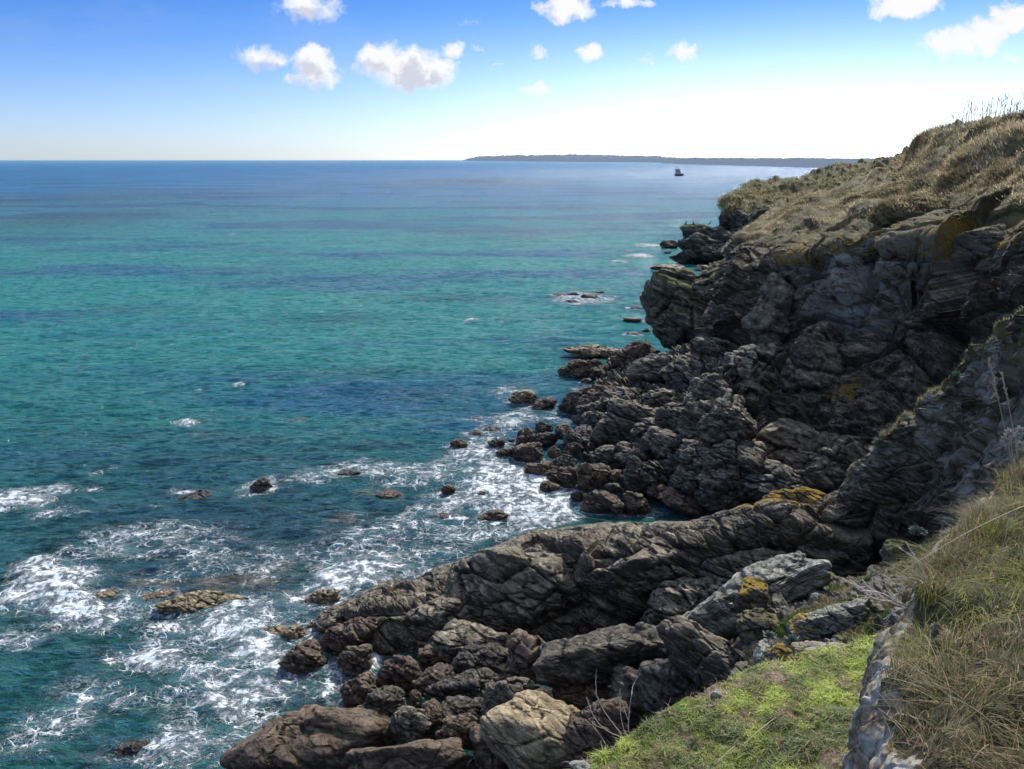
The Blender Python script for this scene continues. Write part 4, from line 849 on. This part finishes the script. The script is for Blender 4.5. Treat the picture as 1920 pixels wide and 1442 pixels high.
# ================================================================== SEA
for f_ in [
 (990,925,80,45,2.2),(930,900,90,35,.9),(900,850,60,30,.9),(940,800,60,22,.75),(1010,960,60,30,1.0),(870,940,80,40,.7),(780,880,80,16,.6),(760,905,60,20,.45),(680,875,70,18,.6),(610,890,60,16,.55),
 (560,905,70,16,.45),(475,915,30,22,.9),(345,925,50,8,.7),(300,952,30,8,.4),(660,1000,60,40,.42),(790,985,110,45,.52),(700,1050,90,34,.6),(660,1085,60,28,1.6),(620,1110,60,22,.7),(780,1075,90,18,.6),
 (850,1040,80,20,.5),(900,1010,70,16,.45),(95,1100,62,40,2.2),(135,1145,45,26,1.8),(65,1062,34,18,1.6),(190,1165,110,34,.6),(300,1000,160,26,.48),(200,1030,90,20,.5),(380,1030,120,24,.48),(330,1075,150,28,.42),(420,1170,120,34,.62),
 (480,1215,70,34,.7),(380,1190,110,34,.55),(540,1140,70,30,.55),(450,1140,50,14,.9),(60,935,80,20,.85),(20,945,60,16,.8),(110,965,60,16,.55),(180,920,50,8,.4),(110,915,30,10,.5),(45,1215,45,22,.72),(15,1195,40,22,.6),
 (300,1240,50,20,1.5),(230,1230,50,18,.5),(380,1265,40,18,.75),(420,1325,50,26,.85),(480,1290,80,40,.5),(520,1250,50,30,.6),(350,1380,60,40,.55),(460,1360,40,50,.45),(60,1380,110,60,.5),(150,1330,110,40,.36),(200,1290,160,40,.33),
 (330,1420,70,30,.7),(360,1300,200,80,.34),(360,795,36,8,.8),(345,792,14,6,.7),(447,722,12,5,1.1),(372,733,10,4,.7),(374,818,22,6,.6),(455,785,10,5,.6),(215,880,14,5,.7),(180,892,16,6,.7),(884,600,14,3,1.1),(940,605,10,3,.5),(560,790,20,6,.35),
 (1095,560,65,14,.9),(1190,480,40,5,.55),(1215,460,26,4,1.),(1205,479,18,3,1.),(1160,491,22,3,.9),(1190,577,22,4,.6),(1190,628,20,4,.7),(1215,600,16,5,.4),(1090,735,40,20,.55),(1000,780,70,18,.6),(960,740,50,18,.5),(1060,790,30,10,.55),
 (600,1180,50,16,.6),(590,1215,60,14,.65),(640,1260,50,24,.62),(560,1300,70,30,.45),(705,1245,14,26,.85),(610,1290,50,20,.5),(440,1240,60,50,.5),(250,1135,60,20,.6),(500,1080,70,40,.36),(550,1040,120,40,.34),(1190,960,30,8,.5),(1060,965,30,12,.6),(1110,850,6,3,.6),
 (1080,970,60,14,.5),(960,1000,60,14,.4),(470,320,3,1,0)]: foam(*f_)
ys = np.concatenate([np.arange(1500, 400, -1.55), np.arange(400, 316, -1.1), np.arange(316, 302.5, -.55)])
yv = [15/ (-(ray(960, y)[2])/ray(960, y)[1]) for y in ys]; yv += [12000, 25000, 60000, 150000]
xt = np.concatenate([np.linspace(-1.6, -.72, 60)[:-1], np.linspace(-.72, .42, 900)[:-1], np.linspace(.42, 1.6, 80)])
yv = np.array(yv); Yg, Xt = np.meshgrid(yv, xt, indexing='ij'); Xg = Yg*Xt; nr, nc = Xg.shape
x, y = Xg.ravel(), Yg.ravel(); zero = np.zeros_like(x)
def n2(sx, sy, o_, rot=.25): c_, s_ = math.cos(rot), math.sin(rot); return perlin(np.stack([(x*c_+y*s_)*sx, (-x*s_+y*c_)*sy, zero+o_], 1))
fade = 1-sm(60, 220, y); fade2 = 1-sm(25, 90, y)
hz = (n2(.10, .22, 1)*.13)*(1-sm(150, 500, y))+(n2(.35, .95, 2.3, -.1)*.05+(1-2*np.abs(n2(.22, .62, 5.3, -.2)))*.10)*fade+((1-np.abs(n2(.7, 1.9, 7.7, -.1))*2)*.055+n2(1.8, 3.2, 3.1, .5)*.02)*fade2
fo = np.zeros_like(x); ring = np.zeros_like(x)
wx = n2(.25, .25, 20)*1.6+n2(.9, .9, 24)*.5; wy = n2(.25, .25, 30)*1.6+n2(.9, .9, 34)*.5
wf = np.clip(y/40, .25, 3)
for (cx, cy, rx, ry, a, an) in FOAM:
    m_ = (np.abs(x-cx) < rx*2.4+2) & (np.abs(y-cy) < ry*2.4+3)
    if not m_.any(): continue
    k_ = min(1., rx/2.); dx = (x[m_]-cx+wx[m_]*k_*.8)/rx; dy = (y[m_]-cy+wy[m_]*min(1., ry/2.)*.8)/ry; v_ = np.clip(a*np.exp(-(dx*dx+dy*dy)*1.0), 0, .985); fo[m_] = np.minimum(.985, np.maximum(fo[m_], v_)+.5*np.minimum(fo[m_], v_))
for (cx, cy, rx, ry) in RINGS:
    wr = .35+.5*min(rx, 1.5)*.6
    m_ = (np.abs(x-cx) < rx+4) & (np.abs(y-cy) < ry+4)
    if not m_.any(): continue
    dd = (np.sqrt(((x[m_]-cx)/rx)**2+((y[m_]-cy)/ry)**2)-1)*min(rx, ry); ring[m_] = np.maximum(ring[m_], np.exp(-np.clip(dd-.05, 0, 9)/wr)*.62)
prox = fo.copy(); fo = np.maximum(fo, ring*(.35+.65*np.clip(fo*3, 0, 1)*1.))
hz += np.clip(fo-.6, 0, .4)*.35*fade
def pblob(lst):
    o_ = np.zeros_like(x)
    for (px, py, hw, hh, a) in lst:
        c_ = S(px, py); rx = abs(S(px+hw, py)[0]-c_[0]); ry = abs(S(px, py-hh)[1]-S(px, py+hh)[1])/2; o_ = np.maximum(o_, a*np.exp(-(((x-c_[0]+wx*.7*min(1, rx/3))/rx)**2+((y-c_[1]+wy*.7*min(1, ry/3))/ry)**2)))
    return o_
shal = pblob([(430,1095,110,24,1.),(520,1075,90,30,.75),(640,975,45,14,.8),(720,925,60,16,.7),(560,1130,70,30,.8),(480,1160,70,30,.6),(560,1185,60,24,.8),(557,788,24,9,.75),(690,985,40,14,.5),(300,1095,90,14,.8),(880,975,70,22,.5),(900,925,60,22,.3),(620,1060,60,24,.5)])
dark = pblob([(480,1000,460,120,.85),(800,1000,160,60,.7),(330,880,300,50,.5),(350,925,85,26,1.),(490,915,60,22,1.),(650,880,70,16,.9),(470,862,160,14,.8),(700,840,140,12,.7),(560,940,140,26,.5),(330,1060,180,34,.85),(200,1085,100,30,.9),(260,1010,90,14,.6),(430,830,110,9,.7),(390,815,50,7,.8),(800,740,90,12,.5),(620,600,120,14,.45),(820,560,120,8,.5),(900,340,120,8,.7),(250,580,90,9,.35),(130,410,200,25,.6),(160,370,260,16,.5),(560,1000,120,24,.6),(240,1420,80,30,.9),(540,1310,90,34,1.),(640,1300,60,40,.9),(950,440,140,12,.35),(1060,660,60,30,.35),(160,1240,50,50,.5),(680,700,160,10,.4),(180,820,120,10,.5)])
V = np.stack([x, y, hz], 1)
m, t = newmat('sea_water'); g = t.new('ShaderNodeNewGeometry'); pos = g.outputs['Position']; A_f = t.math('MULTIPLY', t.attr('foam').outputs['Fac'], .84); A_s = t.attr('shallow').outputs['Fac']; A_d = t.attr('deep').outputs['Fac']
sp = t.new('ShaderNodeSeparateXYZ'); t.put(pos, sp.inputs[0]); dy = sp.outputs[1]
wv = t.noise(pos, .35, 3, .5, col=True); wp = t.vm('ADD', pos, t.vm('SCALE', t.vm('SUBTRACT', wv, (.5, .5, .5)), 1.5))
wp = t.vm('ADD', wp, t.vm('SCALE', t.vm('SUBTRACT', t.noise(pos, 1.7, 3, .5, col=True), (.5, .5, .5)), .38)); wp2 = t.mapp(wp, rot=(0, 0, -.5), sc=(.75, 1.15, 0))
e1 = t.vor(wp2, 1.8); e2 = t.vor(wp2, 5.2); nf = t.noise(wp, 2.6, 10, .76)
nA = t.noise(t.mapp(wp, rot=(0, 0, -.4), sc=(.7, 1.2, 0)), 1.0, 5, .55); nB = t.noise(wp, 2.7, 5, .6)
wid = t.math('ADD', .004, t.math('MULTIPLY', A_f, t.math('MULTIPLY', t.ss(t.noise(pos, .9, 4, .6), .32, .62), 1.)))
def thin(v, k): return t.math('SUBTRACT', 1, t.ss(t.math('DIVIDE', v, t.math('MULTIPLY', wid, k)), .35, 1.))
lace = t.math('MAXIMUM', thin(t.math('ABSOLUTE', t.math('SUBTRACT', nA, .5)), .085), t.math('MAXIMUM', thin(e1, .17), t.math('MAXIMUM', thin(e2, .15), thin(t.math('ABSOLUTE', t.math('SUBTRACT', nB, .5)), .07))))
lace = t.math('MULTIPLY', t.math('MULTIPLY', lace, t.ss(A_f, .16, .46)), t.ss(nf, .34, .52))
dense_ = t.ss(t.math('ADD', A_f, t.math('MULTIPLY', t.math('SUBTRACT', nf, .5), 1.7)), .60, .86)
fm = t.math('MAXIMUM', dense_, lace)
ms_ = t.ss(dy, 15, 45); big_n = t.noise(t.mapp(pos, sc=(.012, .035, 0)), 1., 6, .6); big_n2 = t.noise(t.mapp(pos, sc=(.04, .12, 0)), 1., 5, .6)
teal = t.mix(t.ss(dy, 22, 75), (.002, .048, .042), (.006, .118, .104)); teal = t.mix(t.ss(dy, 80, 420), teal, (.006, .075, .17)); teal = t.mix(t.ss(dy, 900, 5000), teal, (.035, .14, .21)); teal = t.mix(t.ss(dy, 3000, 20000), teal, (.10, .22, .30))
wc = t.mix(t.math('MULTIPLY', t.ss(big_n, .47, .60), .75), teal, (.002, .035, .10)); wc = t.mix(t.math('MULTIPLY', t.ss(big_n2, .52, .66), .25), wc, (.003, .05, .065))
lx = t.math('DIVIDE', sp.outputs[0], t.math('MAXIMUM', dy, 1.))
wc = t.mix(t.math('MULTIPLY', A_d, .85), wc, (.003, .010, .020))
shc = t.ramp(t.noise(wp, 1.6, 7, .7), [(.38, (.018, .025, .015)), (.55, (.10, .085, .045)), (.68, (.17, .15, .08))]); wc = t.mix(t.math('MULTIPLY', t.ss(t.math('ADD', A_s, t.math('MULTIPLY', t.math('SUBTRACT', t.noise(pos, .9, 6, .65), .5), 1.4)), .35, .75), .75), wc, shc)
aer = t.math('MULTIPLY', t.ss(t.math('ADD', A_f, t.math('MULTIPLY', t.math('SUBTRACT', t.noise(pos, .8, 5, .6), .5), .8)), .25, .8), .6); wc = t.mix(aer, wc, (.07, .20, .22))
fcol = t.ramp(t.noise(wp, 1.6, 8, .72), [(.30, (.30, .42, .46)), (.46, (.66, .72, .74)), (.62, (.9, .91, .9))])
# ripples
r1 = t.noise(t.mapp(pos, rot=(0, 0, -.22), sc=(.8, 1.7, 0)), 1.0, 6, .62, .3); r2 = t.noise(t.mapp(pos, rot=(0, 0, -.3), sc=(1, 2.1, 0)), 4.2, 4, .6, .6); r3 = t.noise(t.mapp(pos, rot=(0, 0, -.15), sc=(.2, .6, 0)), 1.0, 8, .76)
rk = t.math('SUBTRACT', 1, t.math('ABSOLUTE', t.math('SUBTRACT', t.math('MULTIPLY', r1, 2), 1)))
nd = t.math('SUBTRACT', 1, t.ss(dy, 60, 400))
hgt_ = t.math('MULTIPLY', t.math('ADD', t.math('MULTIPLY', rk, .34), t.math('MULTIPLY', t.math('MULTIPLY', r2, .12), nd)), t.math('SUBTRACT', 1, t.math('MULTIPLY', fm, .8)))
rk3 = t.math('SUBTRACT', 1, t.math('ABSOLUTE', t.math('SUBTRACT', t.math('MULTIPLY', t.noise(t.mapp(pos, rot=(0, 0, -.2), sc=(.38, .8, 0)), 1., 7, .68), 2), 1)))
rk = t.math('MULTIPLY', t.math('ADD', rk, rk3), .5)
crest = t.math('MAXIMUM', t.ss(rk, .80, .96), t.math('MULTIPLY', t.ss(r2, .52, .7), .6)); wc = t.mix(t.math('MULTIPLY', crest, .75), wc, t.mix(.22, t.mix(1., wc, (3.0, 2.3, 2.2), 'MULTIPLY'), (.15, .32, .37))); wc = t.mix(t.math('MULTIPLY', t.math('SUBTRACT', 1, t.ss(rk, .5, .82)), .7), wc, t.mix(1., wc, (.25, .38, .48), 'MULTIPLY')); hgt_ = t.math('ADD', hgt_, t.math('MULTIPLY', r3, t.math('MULTIPLY', t.ss(dy, 40, 300), .8)))  # ripple reflections painted into the water colour: crests lighter, troughs darker
hgt_ = t.math('ADD', hgt_, t.math('MULTIPLY', t.math('MULTIPLY', fm, nf), .03))
bpn = t.new('ShaderNodeBump'); bpn.inputs['Distance'].default_value = 1.; bpn.inputs['Strength'].default_value = 1.; t.put(hgt_, bpn.inputs['Height'])
wd = t.new('ShaderNodeBsdfDiffuse'); t.put(wc, wd.inputs[0]); t.put(bpn.outputs[0], wd.inputs['Normal'])
wg = t.new('ShaderNodeBsdfGlossy'); wg.inputs[0].default_value = (1, 1, 1, 1); t.put(bpn.outputs[0], wg.inputs['Normal']); t.put(t.math('ADD', .07, t.math('MULTIPLY', t.ss(dy, 40, 900), .15)), wg.inputs['Roughness'])
fr = t.new('ShaderNodeFresnel'); fr.inputs['IOR'].default_value = 1.33; t.put(bpn.outputs[0], fr.inputs['Normal'])
# a wind-roughened sea mirrors far less at grazing angles than a flat one
wat = t.new('ShaderNodeMixShader'); t.put(t.math('MINIMUM', t.math('MULTIPLY', fr.outputs[0], .9), t.math('SUBTRACT', .34, t.math('MULTIPLY', t.ss(dy, 60, 500), .12))), wat.inputs[0]); t.put(wd.outputs[0], wat.inputs[1]); t.put(wg.outputs[0], wat.inputs[2])
fsh = t.new('ShaderNodeBsdfPrincipled'); t.put(fcol, fsh.inputs['Base Color']); fsh.inputs['Roughness'].default_value = .8; t.put(bpn.outputs[0], fsh.inputs['Normal'])
mx = t.new('ShaderNodeMixShader'); t.put(t.math('MULTIPLY', fm, .93), mx.inputs[0]); t.put(wat.outputs[0], mx.inputs[1]); t.put(fsh.outputs[0], mx.inputs[2]); o = t.new('ShaderNodeOutputMaterial'); t.put(mx.outputs[0], o.inputs[0])
q_ = gridq(nr, nc)[:, ::-1]
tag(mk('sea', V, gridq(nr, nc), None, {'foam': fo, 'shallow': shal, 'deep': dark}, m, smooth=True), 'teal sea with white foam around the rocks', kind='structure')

# ================================================================== LIGHT AND SKY
SUN_AZ, SUN_EL = rad(24), rad(43)
sd = Vector((math.sin(SUN_AZ)*math.cos(SUN_EL), math.cos(SUN_AZ)*math.cos(SUN_EL), math.sin(SUN_EL)))
L = bpy.data.lights.new('sun', 'SUN'); L.energy = 4.8; L.angle = rad(.55); L.color = (1, .95, .87); lo = bpy.data.objects.new('sun', L); C.objects.link(lo); lo.rotation_euler = sd.to_track_quat('Z', 'Y').to_euler(); lo.location = (0, 0, 60)
w = bpy.data.worlds.new('World'); bpy.context.scene.world = w; w.use_nodes = True; t = NT(w.node_tree)
st = t.new('ShaderNodeTexSky', sky_type='NISHITA'); st.sun_disc = False; st.sun_elevation = SUN_EL; st.sun_rotation = SUN_AZ; st.altitude = 10; st.air_density = 1.0; st.dust_density = .3; st.ozone_density = 1.6
tc = t.new('ShaderNodeTexCoord'); dr = tc.outputs['Generated']; sx = t.new('ShaderNodeSeparateXYZ'); t.put(dr, sx.inputs[0]); dX, dY, dZ = sx.outputs
skyc = t.vm('SCALE', st.outputs[0], .105)
hs = t.new('ShaderNodeHueSaturation'); t.put(t.math('SUBTRACT', 1.12, t.math('MULTIPLY', t.ss(dZ, .28, .55), .72)), hs.inputs['Saturation']); t.put(t.vm('MULTIPLY', skyc, (.80, .93, 1.2)), hs.inputs['Color']); skyc = hs.outputs[0]
band = t.math('MULTIPLY', t.ss(dZ, .02, .20), t.math('SUBTRACT', 1, t.math('MULTIPLY', t.ss(dZ, .25, .6), .8))); skyc = t.mix(1., skyc, t.mix(band, (1, 1, 1), (.43, .67, .82)), 'MULTIPLY'); skyc = t.vm('SCALE', skyc, t.math('ADD', 1, t.math('MULTIPLY', t.ss(dZ, .3, .7), 1.0))); skyc = t.mix(t.math('SUBTRACT', 1, t.ss(dX, -.5, .3)), skyc, t.mix(1., skyc, (.82, .88, 1.1), 'MULTIPLY'))  # sky overhead, above the view, brightened as added fill light
# bright aureole below the sun
gd = Vector((.36, .92, .10)).normalized(); dt = t.math('MAXIMUM', t.vm('DOT_PRODUCT', dr, tuple(gd)), 0)
gl = t.math('MULTIPLY', t.math('POWER', dt, 10.), t.math('SUBTRACT', 1, t.ss(dZ, .03, .19))); skyc = t.vm('ADD', skyc, t.vm('SCALE', (.50, .50, .48), t.math('MULTIPLY', gl, 1.)))
low = t.math('POWER', t.math('SUBTRACT', 1, t.math('MINIMUM', t.math('ABSOLUTE', dZ), 1.)), 14.); skyc = t.vm('ADD', skyc, t.vm('SCALE', (.10, .11, .11), low))
ya = t.math('MAXIMUM', dY, .02); a_ = t.math('DIVIDE', dX, ya); b_ = t.math('DIVIDE', dZ, ya)
cv = t.new('ShaderNodeCombineXYZ'); t.put(a_, cv.inputs[0]); t.put(b_, cv.inputs[1]); cvv = cv.outputs[0]
wn = t.vm('SCALE', t.vm('SUBTRACT', t.noise(cvv, 26, 4, .6, col=True), (.5, .5, .5)), .040); cw = t.vm('ADD', cvv, wn)
tot = None; shd = None
for (cx, cy, rx, ry, am) in [(588,14,52,20,.75),(535,14,30,14,.5),(480,103,36,17,.8),(520,112,34,15,.75),(592,125,34,34,1.),(560,150,24,14,.75),(715,112,32,28,1.),(745,135,40,26,1.),(800,125,48,28,1.05),(830,118,22,20,.9),(700,130,34,16,.7),(850,88,22,12,.85),(900,88,14,5,.6),(1060,12,40,20,1.),(1025,4,24,14,.8),(1180,2,42,9,.8),(1010,95,16,8,.7),(1103,98,20,14,.9),(1003,166,24,11,.8),(1213,113,15,8,.6),(1280,102,24,13,.8),(1690,8,54,20,1.05),(1790,80,44,26,.95),(1850,62,44,26,1.05),(1900,36,36,26,1.05),(1760,70,24,9,.7),(1910,110,22,8,.6),(880,38,16,7,.45),(935,115,8,4,.45)]:
    x_, y_, z_ = ray(cx, cy); a0, b0 = x_/y_, z_/y_; rr = 1/F_*1.12
    v_ = t.vm('MULTIPLY', t.vm('SUBTRACT', cw, (a0, b0, 0)), (1/(rx*rr), 1/(ry*rr), 0)); d_ = t.math('MULTIPLY', t.math('MAXIMUM', t.math('SUBTRACT', 1, t.math('MULTIPLY', t.vm('DOT_PRODUCT', v_, v_), .5)), 0), am)
    tot = d_ if tot is None else t.math('MAXIMUM', tot, d_)
    if rx > 30 and cx < 1000:
        v2 = t.vm('MULTIPLY', t.vm('SUBTRACT', cw, (a0-.012, b0-.014, 0)), (1/(rx*rr), 1/(ry*rr), 0)); e_ = t.math('MAXIMUM', t.math('SUBTRACT', 1, t.vm('DOT_PRODUCT', v2, v2)), 0); shd = e_ if shd is None else t.math('MAXIMUM', shd, e_)
cn = t.noise(cw, 36, 6, .60); den = t.ss(t.math('ADD', tot, t.math('MULTIPLY', t.math('SUBTRACT', cn, .5), 1.7)), .24, .92); den = t.math('MULTIPLY', den, t.math('MULTIPLY', t.ss(tot, .02, .3), t.ss(dY, 0, .1)))
wisp = t.math('MULTIPLY', t.ss(t.noise(t.mapp(cvv, rot=(0, 0, .5), sc=(1, 3.5, 1)), 2.4, 8, .65), .5, .85), .30)
skyc = t.mix(wisp, skyc, (.60, .68, .78))
cc_ = t.mix(t.math('MULTIPLY', t.ss(shd, 0, .6), t.ss(cn, .38, .55)), (.98, .98, .99), (.66, .69, .80)); skyc = t.mix(den, skyc, cc_)
bg = t.new('ShaderNodeBackground'); t.put(skyc, bg.inputs[0]); bg.inputs[1].default_value = 1.; wo = t.new('ShaderNodeOutputWorld'); t.put(bg.outputs[0], wo.inputs[0])
sc = bpy.context.scene; sc.view_settings.view_transform = 'Standard'; sc.view_settings.look = 'None'; sc.view_settings.exposure = 0
sc.render.engine = 'CYCLES'; sc.cycles.max_bounces = 5; sc.cycles.diffuse_bounces = 2; sc.cycles.use_denoising = True; sc.cycles.use_adaptive_sampling = True; sc.cycles.adaptive_threshold = .03
